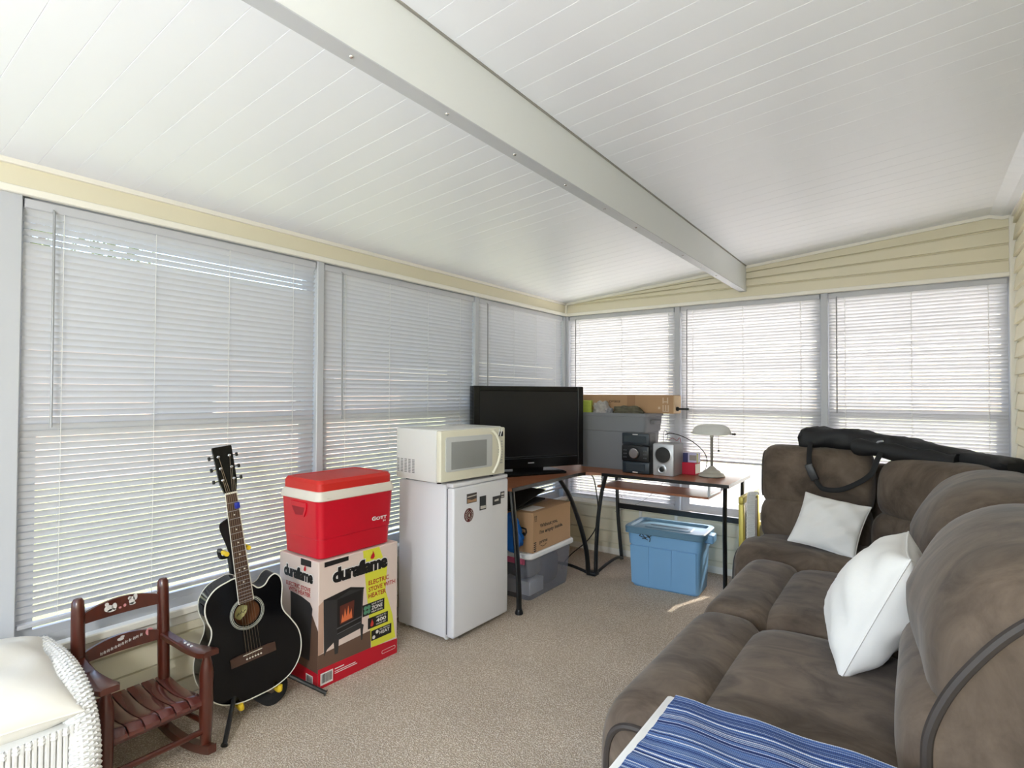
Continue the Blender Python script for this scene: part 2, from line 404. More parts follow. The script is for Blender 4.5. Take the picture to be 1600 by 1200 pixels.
o = mk('baseboard_left', G().box(-.004, .012, NY, YB, 0, .055), TRIM, None, smooth=False); o['kind'] = 'structure'
o = mk('baseboard_back', G().box(0, BX, YB-.01, YB+.004, 0, .05), TRIM, None, smooth=False); o['kind'] = 'structure'

# windows: frame, meeting rail, upper and lower pane; axis 'y' = left wall, 'x' = back wall
def window(n, axis, a, b, wall, label, sgn=1):
    wn = struct('window_%d' % n, label=label)
    def bx(u0, u1, d0, d1, z0, z1, g):
        if axis == 'y': g.box(-d1, -d0, u0, u1, z0, z1)
        elif sgn > 0: g.box(u0, u1, YB+d0, YB+d1, z0, z1)
        else: g.box(u0, u1, NY-d1, NY-d0, z0, z1)
        return g
    g = G()
    bx(a, a+.032, .045, .085, SILL-.01, HEAD, g); bx(b-.032, b, .045, .085, SILL-.01, HEAD, g)
    bx(a+.032, b-.032, .045, .085, SILL-.01, SILL+.03, g); bx(a+.032, b-.032, .045, .085, HEAD-.035, HEAD, g)
    mk('window_frame', g, FRAME, wn, smooth=False)
    zm = 1.195
    mk('meeting_rail', bx(a+.032, b-.032, .045, .08, zm-.022, zm+.022, G()), FRAME, wn, smooth=False)
    g = G(); bx(a+.032, a+.058, .048, .068, SILL+.03, zm-.022, g); bx(b-.058, b-.032, .048, .068, SILL+.03, zm-.022, g); bx(a+.058, b-.058, .048, .068, SILL+.03, SILL+.058, g)
    mk('lower_sash', g, FRAME, wn, smooth=False)
    mk('pane', bx(a+.058, b-.058, .057, .06, SILL+.058, zm-.022, G()), GLASS, wn, smooth=False)
    mk('pane', bx(a+.032, b-.032, .07, .073, zm+.022, HEAD-.035, G()), GLASS, wn, smooth=False)
    return wn
k = 1
names = ['window behind the blind nearest the camera on the left wall', 'window behind the middle blind on the left wall', 'window behind the left wall blind next to the corner']
for (q0, q1), (r0, r1) in zip(LP[1:], LP[2:]):
    window(k, 'y', q1, r0, wl, names[k-1]); k += 1
names = ['window behind the cardboard box and television', 'window behind the desk lamp with clear glass below the blind', 'window behind the sofa']
for i, ((q0, q1), (r0, r1)) in enumerate(zip(BP, BP[1:])):
    window(k, 'x', q1, r0, wb, names[i]); k += 1
window(k, 'y', NY+.06, .44, wl, 'assumed unblinded window beside the camera, for fill light'); k += 1  # assumed window out of view, left bare to light the near side
for i, ((q0, q1), (r0, r1)) in enumerate(zip(BP, BP[1:])):
    window(k, 'x', q1, r0, wf, 'assumed unblinded window behind the camera, for fill light', -1); k += 1

# ------------------------------------------------------------------ blinds
def slat_mesh(L, name, SW):
    g = G(); n = 4; rows = []
    for i in range(n+1):
        t = i/n-.5; rows.append((t*SW, .0022*(1-4*t*t)))
    g.loft([[(u, yy, z) for yy, z in rows] for u in (0, L/3, 2*L/3, L)], False, False, False)
    o = mk(name, g, SLAT, None, ang=80); return o
def blind(axis, a, b, zb, label, wand, cords, tilt=50, tiltfn=None, seed=1):
    SW, SP = (.0265, .0235) if axis == 'y' else (.0255, .0215)
    rnd = random.Random(seed); a += .006; b -= .006; L = b-a; ztop = HEAD-.018
    if axis == 'y': root = thing('window_blind', label, 'blind', (-.018, a, ztop), R(90))      # local x along wall (+y), local y = -x world => outward
    else: root = thing('window_blind', label, 'blind', (a, YB+.018, ztop), 0)                    # local y outward (+y)
    root['group'] = 'white mini blinds'
    mk('headrail', G().rbox(0, L, -.016, .014, -.034, 0, .003, 1), RAIL, root, smooth=False)
    n = int((ztop-.045-zb)/SP); first = None; stack = 0
    for i in range(n):
        z = -.045-i*SP
        t = tiltfn(z+ztop) if tiltfn else tilt
        t += rnd.uniform(-2.2, 2.2)
        if first is None:
            first = slat_mesh(L, 'slat', SW); first.parent = root; first.location = (0, 0, z); first.rotation_euler = (R(-t), 0, 0)
        else:
            q = share(first, root, (rnd.uniform(-.001, .001), 0, z+rnd.uniform(-.0006, .0006)), (R(-t), rnd.uniform(-.0006, .0006), 0))
    zl = -.045-n*SP
    mk('bottom_rail', G().rbox(.001, L-.001, -.012, .012, zl-.016, zl, .003, 1), RAIL, root, smooth=False)
    for cpos in cords:
        u = cpos-a
        g = G()
        for yy in (-.0135, .0135): g.tube([(u, yy, -.03), (u, yy, zl)], .0011, 5)
        for i in range(n): 
            z = -.045-i*SP
            if i % 2 == 0: g.box(u-.001, u+.001, -.013, .013, z-.0095, z-.0085)
        mk('ladder_cord', g, CORD, root, smooth=False)
    if wand is not None:
        u, z1 = wand[0]-a, wand[1]-ztop
        g = G().tube([(u, -.026, -.03), (u, -.027, -.06), (u, -.03, z1)], .0042, 6); g.tube([(u, -.010, -.022), (u, -.024, -.026), (u, -.026, -.034)], .002, 5)
        mk('tilt_wand', g, WAND, root)
    return root
def tl(z): return 42 if 1.83 < z < 1.94 else 60
blind('y', .545, 1.712, .505, 'white mini blind nearest the camera on the left wall, above the rocking chair', (.63, 1.195), (.662, .964, 1.263, 1.58), 60, tiltfn=tl, seed=1)
blind('y', 1.752, 2.978, .505, 'white mini blind on the left wall behind the red cooler', (1.862, 1.18), (1.893, 2.205, 2.522, 2.828), 60, seed=2)
blind('y', 3.018, 4.18, .505, 'narrow looking white mini blind on the left wall against the corner', (3.11, 1.18), (3.15, 3.451, 3.753, 4.06), 60, seed=3)
blind('x', .03, .978, .455, 'white mini blind on the far wall behind the long cardboard box', (.105, 1.12), (.136, .53, .927), 54, seed=4)
blind('x', 1.018, 1.977, .815, 'white mini blind raised a little above the desk lamp on the far wall', (1.075, 1.13), (1.117, 1.48, 1.855), 54, seed=5)
blind('x', 2.017, 2.925, .455, 'white mini blind behind the sofa beside the house wall', (2.07, 1.2), (2.116, 2.47, 2.834), 54, seed=6)

# ------------------------------------------------------------------ outdoors
GRASS = mat('sunlit_grass', (158, 160, 112), .9, var=.4, scale=6)
g = G().box(-40, 40, -30, 50, -.45, -.25); o = mk('ground', g, GRASS, None, smooth=False); o['kind'] = 'structure'; o['label'] = 'sunlit lawn outside the windows'
GRAV = mat('pale_gravel', (222, 216, 202), .9, var=.35, scale=14)
g = G().box(-1.5, 7, YB+.15, 12.5, -.25, -.22); o = mk('gravel_bed', g, GRAV, None, smooth=False); o['kind'] = 'structure'; o['label'] = 'pale gravel strip outside the far windows'
CONC = mat('patio_concrete', (205, 202, 195), .85, var=.1, scale=4)
g = G().box(-3.2, 5, -8, NY-.12, -.25, -.2); o = mk('patio', g, CONC, None, smooth=False); o['kind'] = 'structure'; o['label'] = 'unseen concrete patio added behind the camera to bounce light'  # unseen slab added to bounce daylight up into the room
LEAF = mat('tree_leaf', (92, 112, 52), .6, var=.35, scale=3, trans=.35); BARK = mat('bark', (96, 80, 66), .9, var=.3, scale=20)
def tree(loc, h, cr, nleaf, label, seed, zc=None, ls=.16):
    rnd = random.Random(seed); t = thing('shade_tree', label, 'tree', loc, 0, 'trees outside the windows')
    g = G(); g.tube([(0, 0, 0), (.04, .03, h*.35), (-.05, 0, h*.7), (0, 0, h)], [.16, .13, .1, .05], 8); mk('trunk', g, BARK, t)
    g = G()
    for i in range(7):
        a = i*.9; e = (math.cos(a)*cr[0]*.7, math.sin(a)*cr[1]*.7, h+rnd.uniform(-.2, .7)*cr[2]); g.tube([(0, 0, h*.72), (e[0]*.4, e[1]*.4, h*.85), e], [.06, .045, .015], 6)
    mk('branches', g, BARK, t)
    g = G()
    for i in range(nleaf):
        while True:
            p = Vector((rnd.uniform(-1, 1), rnd.uniform(-1, 1), rnd.uniform(-1, 1)))
            if p.length < 1: break
        p = Vector((p.x*cr[0], p.y*cr[1], p.z*cr[2]+h))
        M = Matrix.Translation(p) @ Euler((rnd.uniform(0, 6.3), rnd.uniform(0, 6.3), rnd.uniform(0, 6.3))).to_matrix().to_4x4(); s = ls*rnd.uniform(.6, 1.3)
        g.add([(-s*.5, 0, 0), (0, -s*.22, s*.05), (s*.5, 0, 0), (0, s*.22, s*.05)], [(0, 1, 2, 3)], M)
    o = mk('foliage', g, LEAF, t, smooth=False); o['kind'] = 'stuff'
    return t
tree((-3.3, 6.4, -.25), 4.9, (1.9, 2.3, 1.5), 5200, 'broad leafy tree shading the left windows', 11)
tree((-6.5, 1.2, -.25), 3.6, (1.6, 2.2, 1.5), 1800, 'leafy tree on the lawn straight out from the left wall', 12)
tree((4.9, 10.0, -.25), 6.8, (.75, .75, .7), 700, 'tall slim tree beyond the far windows', 13)
# neighbour's house to the left
STUC = mat('pink_stucco', (226, 196, 182), .85, var=.06, scale=5); ROOFM = mat('brown_shingle', (112, 96, 88), .9, var=.2, scale=10)
hs = thing('neighbour_house', 'pale pink stucco house across the lawn', 'house', (-11, 5, -.25))
g = W(hs); g.box(-14, -9.5, 0, 11, -.25, 2.6); mk('wall', g, STUC, hs, smooth=False)
g = W(hs); g.add([(-14.4, -.4, 2.6), (-9.1, -.4, 2.6), (-9.1, 11.4, 2.6), (-14.4, 11.4, 2.6), (-11.7, .8, 4.1), (-11.7, 10.2, 4.1)], [(3, 2, 1, 0), (0, 1, 4), (1, 2, 5, 4), (2, 3, 5), (3, 0, 4, 5)]); mk('roof', g, ROOFM, hs, smooth=False)
for yy in (2.2, 5.2, 8.2):
    g = W(hs); g.box(-9.52, -9.46, yy-.6, yy+.6, .7, 1.9); f_ = mk('window', g, FRAME, hs, smooth=False)
    g = W(hs); g.box(-9.46, -9.44, yy-.52, yy+.52, .78, 1.82); mk('pane', g, mat('dark_glass', (60, 70, 80), .1), f_, smooth=False)

# ------------------------------------------------------------------ sectional sofa
sofa = thing('sectional_sofa', 'taupe microfibre sectional sofa with dark piping along the right wall', 'sofa', (2.3, 2.6, 0))
def noise3(p, s=1.0):
    return math.sin(p[0]*7*s+1.3)*math.sin(p[1]*5.3*s+.7)*math.sin(p[2]*6.1*s+2.1)
def soft(amp=.012, f=1.0, ph=0):
    def fn(w_, q):
        k = amp*noise3((w_[0]+ph, w_[1]+ph*.7, w_[2]), f); return w_*(1+k/ max(.08, w_.length)*.6)
    return fn
# bases / front panels
g = W(sofa); g.rbox(1.79, 2.86, 1.44, 3.22, .04, .30, .03, 3); g.rbox(1.68, 2.9, 3.30, 4.10, .04, .30, .03, 3); mk('base', g, SOFA, sofa)
# front rolls of the two seats along the wall (footrest panels)
SEATS = [(1.425, 2.33), (2.335, 3.20)]
for i, (a, b) in enumerate(SEATS):
    g = W(sofa)
    g.cushion((1.885, (a+b)/2, .25), (.30, b-a, .43), (3.2, 16, 3.2), 16, fn=soft(.012, 1.5, i))
    mk('footrest_roll', g, SOFA, sofa)
    g = W(sofa)
    g.cushion((2.24, (a+b)/2, .345), (.56, b-a, .24), (5, 8, 2.6), 14, fn=soft(.014, 1.4, i+2))
    mk('seat_cushion', g, SOFA, sofa)
g = W(sofa); g.cushion((1.975, 3.47, .27), (.68, .46, .41), (16, 3, 3.0), 16, fn=soft(.012, 1.5, 5)); mk('footrest_roll', g, SOFA, sofa)
g = W(sofa); g.cushion((2.02, 3.66, .35), (.70, .5, .24), (6, 5, 2.6), 12, fn=soft(.012, 1.4, 7)); mk('seat_cushion', g, SOFA, sofa)
g = W(sofa); g.cushion((2.52, 3.5, .345), (.66, .72, .23), (5, 5, 2.6), 10); mk('corner_seat', g, SOFA, sofa)
BACKFN = []
# backs along the right wall : lumbar roll + big upper pillow, bulging towards the room
for i, (a, b) in enumerate(SEATS):
    a += .0; ym = (a+b)/2
    g = W(sofa); g.cushion((2.62, ym, .53), (.36, b-a-.02, .34), (3, 7, 3), 12, fn=soft(.01, 1.3, i)); mk('lumbar_cushion', g, SOFA, sofa)
    def lean(w_, q, i=i):
        w_ = Vector(w_); bul = (1-q[1]**2)
        w_.x -= .055*bul*max(0, 1-abs(q[2])*.7) ; w_.x += .16*(w_.z)+.05*max(0, q[2])**2; w_.z += .03*bul*(q[2] > 0)*q[2]
        w_.x += .012*noise3((w_[0]+i, w_[1]*1.4, w_[2]*1.2), 1.6); return w_
    BACKFN.append(lean)
    g = W(sofa); g.cushion((2.69, ym, .785), (.33, b-a-.004, .42), (3.0, 6.5, 3.0), 20, fn=lean); mk('back_cushion', g, SOFA, sofa)
g = W(sofa); g.rbox(2.74, 2.93, 1.44, 3.3, .06, .92, .05, 3); g.rbox(1.72, 2.93, 3.98, 4.14, .06, .90, .04, 3); mk('back_frame', g, SOFA, sofa)
# far section backs
g = W(sofa); g.cushion((1.985, 3.84, .54), (.60, .28, .30), (7, 3, 3), 12, fn=soft(.01, 1.3, 4)); mk('lumbar_cushion', g, SOFA, sofa)
def leanf(w_, q):
    w_ = Vector(w_); w_.y -= .03*(1-q[0]**2)*(1-abs(q[2])*.6); w_.y += .12*w_.z; w_.y += .01*noise3((w_[0]*1.4+3, w_[1], w_[2]), 1.6); return w_
g = W(sofa); g.cushion((1.99, 3.90, .81), (.61, .27, .38), (12, 3, 3.4), 16, fn=leanf); mk('back_cushion', g, SOFA, sofa)
# corner wedge back, turned
Mw = Matrix.Translation((2.56, 3.60, 0)) @ Matrix.Rotation(R(-40), 4, 'Z')
g = W(sofa); g.cushion((0, .02, .53), (.62, .30, .32), (6, 3, 3), 12, M=Mw, fn=soft(.01, 1.3, 9)); mk('lumbar_cushion', g, SOFA, sofa)
g = W(sofa); g.cushion((0, .07, .80), (.64, .30, .36), (5, 3, 3.2), 16, M=Mw, fn=leanf); mk('back_cushion', g, SOFA, sofa)
# piping follows the cushions' own end contours
def contour(c, size, p, axis, q, a0, a1, fn=None, n=28, grow=1.0):
    i1, i2 = [i for i in range(3) if i != axis]; rem = 1-abs(q)**p[axis]; out_ = []
    for k in range(n+1):
        a = R(a0+(a1-a0)*k/n); ca, sa = math.cos(a), math.sin(a); lo_, hi_ = 0, 3
        for _ in range(30):
            md = (lo_+hi_)/2
            if abs(md*ca)**p[i1]+abs(md*sa)**p[i2] > rem: hi_ = md
            else: lo_ = md
        qq = [0, 0, 0]; qq[axis] = q; qq[i1] = lo_*ca*grow; qq[i2] = lo_*sa*grow
        w_ = Vector([qq[i]*size[i]/2 for i in range(3)])
        if fn: w_ = fn(w_, qq)
        out_.append(w_+Vector(c))
    return out_
a, b = SEATS[0]
g = W(sofa); g.tube(contour((1.885, (a+b)/2, .25), (.30, b-a, .43), (3.2, 16, 3.2), 1, -.972, 235, 60, soft(.012, 1.5, 0)), .010, 8); mk('piping', g, PIPE, sofa)
PB = spline([(2.505, 1.43, .46), (2.50, 1.43, .56), (2.505, 1.43, .63), (2.533, 1.43, .71), (2.575, 1.43, .785), (2.63, 1.43, .86), (2.69, 1.43, .915), (2.77, 1.43, .955), (2.86, 1.43, .965)], 5)
g = W(sofa); g.tube(PB, .011, 8); mk('piping', g, PIPE, sofa)
g = W(sofa); pp = [(p.x+.004, p.z-.004) for p in PB]+[(2.92, .90), (2.92, .06), (2.51, .06)]
g.add([(x, 1.43, z) for x, z in pp]+[(x, 1.52, z) for x, z in pp], [tuple(range(len(pp))), tuple(range(2*len(pp)-1, len(pp)-1, -1))]+[((i+1) % len(pp), i, i+len(pp), (i+1) % len(pp)+len(pp)) for i in range(len(pp))]); mk('end_panel', g, SOFA, sofa, smooth=False)
g = W(sofa); g.tube(contour((1.975, 3.47, .27), (.68, .46, .41), (16, 3, 3.0), 0, -.972, 240, 60, soft(.012, 1.5, 5)), .007, 7); mk('piping', g, PIPE, sofa)
g = W(sofa); g.tube(contour((1.99, 3.90, .81), (.61, .27, .38), (12, 3, 3.4), 0, -.96, 235, 60, leanf), .007, 7); mk('piping', g, PIPE, sofa)

# throw pillows
def pillow(name, label, Wd, Hh, T, M, m=PILLOW, n=30, seed=1, loc=(0, 0, 0), group=None, p=.46):
    t = thing(name, label, 'pillow', loc); rnd = random.Random(seed); ph = [rnd.uniform(0, 6) for _ in range(6)]
    Mi = Matrix.Translation(-Vector(loc)) @ M
    vs = []; fs = []
    def wr(u, v, s): return .010*math.sin(5*u+3*v*s+ph[0])*math.sin(4*v+ph[1])+.006*math.sin(11*u*v+ph[2])+.006*math.sin(9*(u-v)+ph[3])
    for s in (1, -1):
        for i in range(n+1):
            for j in range(n+1):
                u, v = math.sin((2*i/n-1)*math.pi/2), math.sin((2*j/n-1)*math.pi/2)
                e = max(0, (1-u*u)*(1-v*v)); th = T/2*e**p
                x = Wd/2*u*(1-.075*(1-v*v)*u*u); y = Hh/2*v*(1-.075*(1-u*u)*v*v)
                vs.append((x, y, s*(th+(wr(u, v, s)*e**.5 if e > 0 else 0))))
        k = 0 if s > 0 else (n+1)**2
        for i in range(n):
            for j in range(n):
                q = (k+i*(n+1)+j, k+(i+1)*(n+1)+j, k+(i+1)*(n+1)+j+1, k+i*(n+1)+j+1); fs.append(q if s > 0 else q[::-1])
    g = G(); g.add(vs, fs, Mi); mk('pillow_cover', g, m, t, ang=180)
    loop = [(i, 0) for i in range(n)]+[(n, j) for j in range(n)]+[(i, n) for i in range(n, 0, -1)]+[(0, j) for j in range(n, 0, -1)]
    pts = []
    for i, j in loop+[loop[0]]:
        u, v = math.sin((2*i/n-1)*math.pi/2), math.sin((2*j/n-1)*math.pi/2); pts.append(Mi @ Vector((Wd/2*u*(1-.075*(1-v*v)*u*u), Hh/2*v*(1-.075*(1-u*u)*v*v), 0)))
    g = G(); g.tube(pts, .0032, 5); mk('seam', g, m, t)
    return t
def basis(o, x, y):      # pillow plane: x = width dir, y = height dir
    return frame(o, x, Vector(y)-Vector(x).normalized()*Vector(y).dot(Vector(x).normalized()))
# near pillow: near edge runs from (2.31,2.0,.45) to (2.50,2.0,.87)
pillow('throw_pillow', 'puffy white throw pillow leaning on the nearest sofa backs', .40, .43, .24, basis((2.38, 2.17, .65), (-.02, 1, .0), (.18, 0, .40)), seed=3, loc=(2.38, 2.17, .45))
pillow('throw_pillow', 'flat white square pillow on the far seat of the sofa', .33, .33, .13, basis((2.095, 3.52, .605), (.27, -.04, -.035), (.10, .22, .26)), seed=5, loc=(2.09, 3.5, .45))

# black bag with straps lying on the far backs
BAGM = mat('black_nylon', (17, 17, 20), .6, bump=.4, bscale=18)
bag = thing('instrument_bag', 'long black nylon bag lying across the tops of the sofa backs', 'bag', (2.4, 3.85, 1.0))
path = spline([(1.90, 3.93, 1.035), (2.02, 3.92, 1.05), (2.18, 3.90, 1.05), (2.34, 3.86, 1.035), (2.50, 3.80, 1.02), (2.64, 3.72, .995), (2.78, 3.62, .985), (2.88, 3.52, .98)], 5)
g = W(bag); lo = []
for i, p in enumerate(path):
    t = i/(len(path)-1); hw = .085-.02*t; hh = (.072-.035*t)*(1 if i not in (0, len(path)-1) else .6)
    d = (path[min(i+1, len(path)-1)]-path[max(i-1, 0)]).normalized(); sd = Vector((-d.y, d.x, 0)).normalized()
    ring = []
    for j in range(16):
        a = 2*math.pi*j/16; ca, sa = math.cos(a), math.sin(a)
        rr = (abs(ca)**3+abs(sa)**3)**(-1/3)*(1+.10*math.sin(3*a+i*.9)+.05*math.sin(i*1.7+a*5))
        ring.append(tuple(p+sd*(hw*ca*rr)+Vector((0, 0, hh*sa*rr))))
    lo.append(ring)
g.loft(lo); mk('bag_body', g, BAGM, bag, ang=50)
# front pocket flap
g = W(bag); lo = []
for i, p in enumerate(spline([(2.2, 3.80, 1.02), (2.36, 3.755, 1.005), (2.52, 3.69, .985), (2.66, 3.61, .975)], 5)):
    lo.append([tuple(p+Vector((.02*math.cos(2*math.pi*j/10), .028*math.cos(2*math.pi*j/10), .045*math.sin(2*math.pi*j/10)*(1+.15*math.sin(i*1.3))))) for j in range(10)])
g.loft(lo); mk('pocket', g, BAGM, bag, ang=60)
g = W(bag); g.tube(spline([(1.965, 3.845, 1.03), (1.967, 3.765, .97), (1.972, 3.735, .90), (1.995, 3.73, .835), (2.02, 3.725, .79), (2.05, 3.725, .765), (2.13, 3.72, .77), (2.22, 3.70, .82), (2.285, 3.69, .88), (2.31, 3.70, .95), (2.33, 3.73, 1.0)], 6), .014, 6, flat=(1, .25)); mk('strap', g, BLKM, bag)
g = W(bag); Mb = Matrix.Translation((1.985, 3.722, .86)) @ Matrix.Rotation(R(-22), 4, 'Y'); g.rbox(-.022, .022, -.012, .012, -.05, .05, .006, 2, M=Mb); mk('buckle', g, mat('buckle_plastic', (48, 48, 50), .4), bag)
g = W(bag); g.tube([(2.30, 3.775, 1.03), (2.315, 3.765, 1.055), (2.34, 3.755, 1.06)], .006, 6); mk('zip_pull', g, SILV, bag)

# side table with woven runner, bottom of the picture
st = thing('side_table', 'small white side table against the near end of the sofa', 'table', (2.28, 1.0, 0))
g = W(st); g.rbox(1.985, 2.58, .66, 1.352, .545, .577, .008, 2); mk('tabletop', g, WHITE, st)
for x in (2.03, 2.54):
    for yy in (.70, 1.31): mk('leg', W(st).rbox(x-.02, x+.02, yy-.02, yy+.02, 0, .545, .004, 1), WHITE, st)
g = W(st); g.box(2.02, 2.55, .69, .70, .48, .545); g.box(2.02, 2.55, 1.31, 1.32, .48, .545); g.box(2.02, 2.03, .70, 1.31, .48, .545); g.box(2.54, 2.55, .70, 1.31, .48, .545); mk('apron', g, WHITE, st, smooth=False)
rg = thing('woven_runner', 'blue and white striped woven runner on the white side table', 'runner', (2.3, 1.0, .577))
g = W(rg); nx, ny = 24, 40; vs_ = []; fs_ = []
for i in range(nx+1):
    for j in range(ny+1):
        x = 2.008+.56*i/nx; yy = .64+.704*j/ny; e = min(i, nx-i, 2)/2
        z = .5795+.006+.0018*math.sin(j*1.9)+.0025*math.sin(i*.8+j*.35)-.004*(1-e)
        vs_.append((x, yy, z))
for i in range(nx):
    for j in range(ny): a = i*(ny+1)+j; fs_.append((a, a+ny+1, a+ny+2, a+1))
n0 = len(vs_); vs_ += [(x, yy, .5783) for x, yy, z in vs_]
fs_ += [tuple(i+n0 for i in f[::-1]) for f in fs_]
bd = [i*(ny+1) for i in range(nx+1)]+[nx*(ny+1)+j for j in range(1, ny+1)]+[i*(ny+1)+ny for i in range(nx-1, -1, -1)]+[j for j in range(ny-1, 0, -1)]
for a, b in zip(bd, bd[1:]+bd[:1]): fs_.append((b, a, a+n0, b+n0))
g.add(vs_, fs_); mk('cloth', g, stripe_mat(), rg)

# ------------------------------------------------------------------ mini fridge
FRW = mat('fridge_white', (232, 232, 236), .35, bump=.04, bscale=120)
fr = thing('mini_fridge', 'white mini refrigerator with magnets on its door, under the microwave', 'refrigerator', (.30, 2.43, 0), R(-.7))
w2, d2 = .24, .20       # half width (y), half depth (x)
g = G().rbox(-d2, d2-.035, -w2, w2, .02, .835, .008, 2); mk('body', g, FRW, fr)
g = G().rbox(d2-.028, d2+.022, -w2+.002, w2-.002, .028, .818, .012, 3); dr = mk('door', g, FRW, fr)
mk('gasket', G().box(d2-.036, d2-.027, -w2+.008, w2-.008, .04, .81), mat('grey_gasket', (120, 120, 125), .6), fr, smooth=False)
mk('top_trim', G().rbox(d2-.035, d2+.018, -w2+.002, w2-.002, .820, .842, .006, 2), FRW, fr)
for yy in (-.2, .2):
    for x in (-.16, .14): mk('foot', G().lathe([(.012, 0), (.014, .004), (.012, .025)], 10, M=Matrix.Translation((x, yy, 0))), WHITE, fr)
FM = frame((d2+.022, -w2, .028), (0, 1, 0), (0, 0, 1)); DW, DH = .476, .79
def uvp(pts, Wd, Hh): return [(u*Wd, v*Hh) for u, v in pts]
MG = [('dark landscape photo magnet', (70, 62, 58), (.22, .88, .39, .945)), ('tall charcoal magnet', (52, 54, 56), (.447, .812, .561, .909)), ('wide black magnet', (44, 44, 46), (.69, .824, .845, .886)), ('small black and white magnet', (60, 60, 62), (.843, .862, .917, .909))]
for lb, c, (u0, v0, u1, v1) in MG:
    t = G(); t.box(u0*DW, u1*DW, v0*DH, v1*DH, 0, .0022, M=FM); o = mk('fridge_magnet', t, mat('magnet_%d' % c[0], c, .5), fr, smooth=False); o['label'] = lb
LG = mat('magnet_print_light', (205, 200, 192), .5); TAN = mat('magnet_print_tan', (176, 138, 104), .5)
decal_poly('magnet_print', fr, [uvp([(.225, .92), (.385, .925), (.385, .932), (.225, .928)], DW, DH), uvp([(.455, .82), (.553, .82), (.553, .84), (.455, .842)], DW, DH), uvp([(.72, .85), (.80, .85), (.80, .866), (.72, .862)], DW, DH), uvp([(.852, .885), (.908, .885), (.908, .90), (.852, .90)], DW, DH), uvp([(.852, .868), (.908, .868), (.908, .876), (.852, .876)], DW, DH)], FM, LG, .003)
decal_poly('magnet_print', fr, [uvp([(.225, .885), (.385, .885), (.385, .905), (.30, .9), (.225, .912)], DW, DH)], FM, TAN, .003)
MAR = mat('maroon_magnet', (92, 24, 28), .5)
mk('round_magnet', G().lathe([(.0001, 0), (.037, 0), (.037, .0024), (.0001, .0024)], 28, M=FM @ Matrix.Translation((.255*DW, .80*DH, 0))), MAR, fr, smooth=False)
gg = G(); Mr = FM @ Matrix.Translation((.255*DW, .80*DH, 0))
for k in range(20):
    if k % 10 in (4, 5): continue
    a = R(18*k); gg.add([((r_)*math.cos(a+da), (r_)*math.sin(a+da), .003) for r_, da in ((.024, -.09), (.032, -.09), (.032, .09), (.024, .09))], [(0, 1, 2, 3)], Mr)
gg.add([(x, yy, .003) for x, yy in ell(0, 0, .0185, .0185, 24)], [tuple(range(24))], Mr); mk('magnet_ring', gg, LG, fr, smooth=False)
gg = G(); gg.add([(x, yy, .0034) for x, yy in ell(0, 0, .0165, .0165, 24)], [tuple(range(24))], Mr); mk('magnet_disc', gg, MAR, fr, smooth=False)
gg = G(); gg.add([(0, .013, .0038), (.006, 0, .0038), (.004, -.009, .0038), (-.004, -.009, .0038), (-.006, 0, .0038)], [(4, 3, 2, 1, 0)[::-1]], Mr); mk('magnet_drop', gg, LG, fr, smooth=False)

# ------------------------------------------------------------------ microwave
MWW = mat('microwave_white', (228, 227, 224), .4); MWI = mat('microwave_ivory', (232, 228, 208), .35)
mw = thing('microwave', 'white countertop microwave oven standing on the mini fridge', 'microwave', (.346, 2.363, .842), R(-5.4))
a_, b_, H_ = .182, .25, .275
g = G().rbox(-a_, a_-.03, -b_, b_, .012, H_+.012, .005, 2); mk('case', g, MWW, mw)
for x in (-.14, .12):
    for yy in (-.2, .2): mk('foot', G().lathe([(.012, 0), (.013, .012)], 10, M=Matrix.Translation((x, yy, 0))), BLKP, mw)
fb = mk('front_panel', G().rbox(a_-.031, a_+.004, -b_+.002, b_-.002, .016, H_+.008, .008, 3), MWI, mw)
FMW = frame((a_+.004, -b_, .012), (0, 1, 0), (0, 0, 1)); Wm, Hm = .5, .275
def pm(u, v): return (u*Wm, v*Hm)
g = G(); loopA = [rrect(.70*Wm, .66*Hm, .012, 4, .42*Wm, .53*Hm), rrect(.67*Wm, .62*Hm, .010, 4, .42*Wm, .53*Hm)]
g.loft([[(x, yy, z) for x, yy in l] for l, z in ((loopA[0], -.001), (loopA[0], .004), (loopA[1], .006))], M=FMW); mk('door', g, mat('door_grey_white', (205, 207, 206), .35), mw)
g = G().rbox(.142*Wm, .676*Wm, .235*Hm, .765*Hm, .0035, .0066, .002, 2, M=FMW); mk('door_window', g, mat('mw_window', (150, 152, 150), .3, var=.06, scale=300), mw)
g = G().tube(spline([FMW @ Vector((*pm(.775, .93), .004)), FMW @ Vector((*pm(.812, .84), .016)), FMW @ Vector((*pm(.84, .66), .028)), FMW @ Vector((*pm(.845, .46), .030)), FMW @ Vector((*pm(.825, .26), .022)), FMW @ Vector((*pm(.785, .06), .004))], 6), .0085, 8); mk('handle', g, MWI, mw)
mk('display', G().box(.885*Wm, .955*Wm, .80*Hm, .90*Hm, -.001, .0015, M=FMW), BLKP, mw, smooth=False)
btn = None
for r_ in range(9):
    for c in range(3):
        u, v = .886+.026*c, .25+.055*r_
        if btn is None: btn = mk('button', G().rbox(-.0045, .0045, -.0042, .0042, -.001, .0014, .001, 1, M=FMW), mat('button_grey', (176, 176, 170), .5), mw)
        q = btn if (r_, c) == (0, 0) else share(btn, mw)
        q.location = Vector((0, (u)*Wm, (v)*Hm))
for c in range(5):
    for r_ in range(9):
        x = -.165+.033*c; z = .05+.0085*r_
        gv = G().box(x-.010, x+.010, -b_-.0005, -b_+.002, z-.0016, z+.0016)
        if (c, r_) == (0, 0): v0 = mk('vent_slot', G().box(-.010, .010, -b_-.0006, -b_+.002, -.0016, .0016), mat('vent_dark', (70, 70, 72), .8), mw, smooth=False); v0.location = (x, 0, z)
        else: share(v0, mw, (x, 0, z))
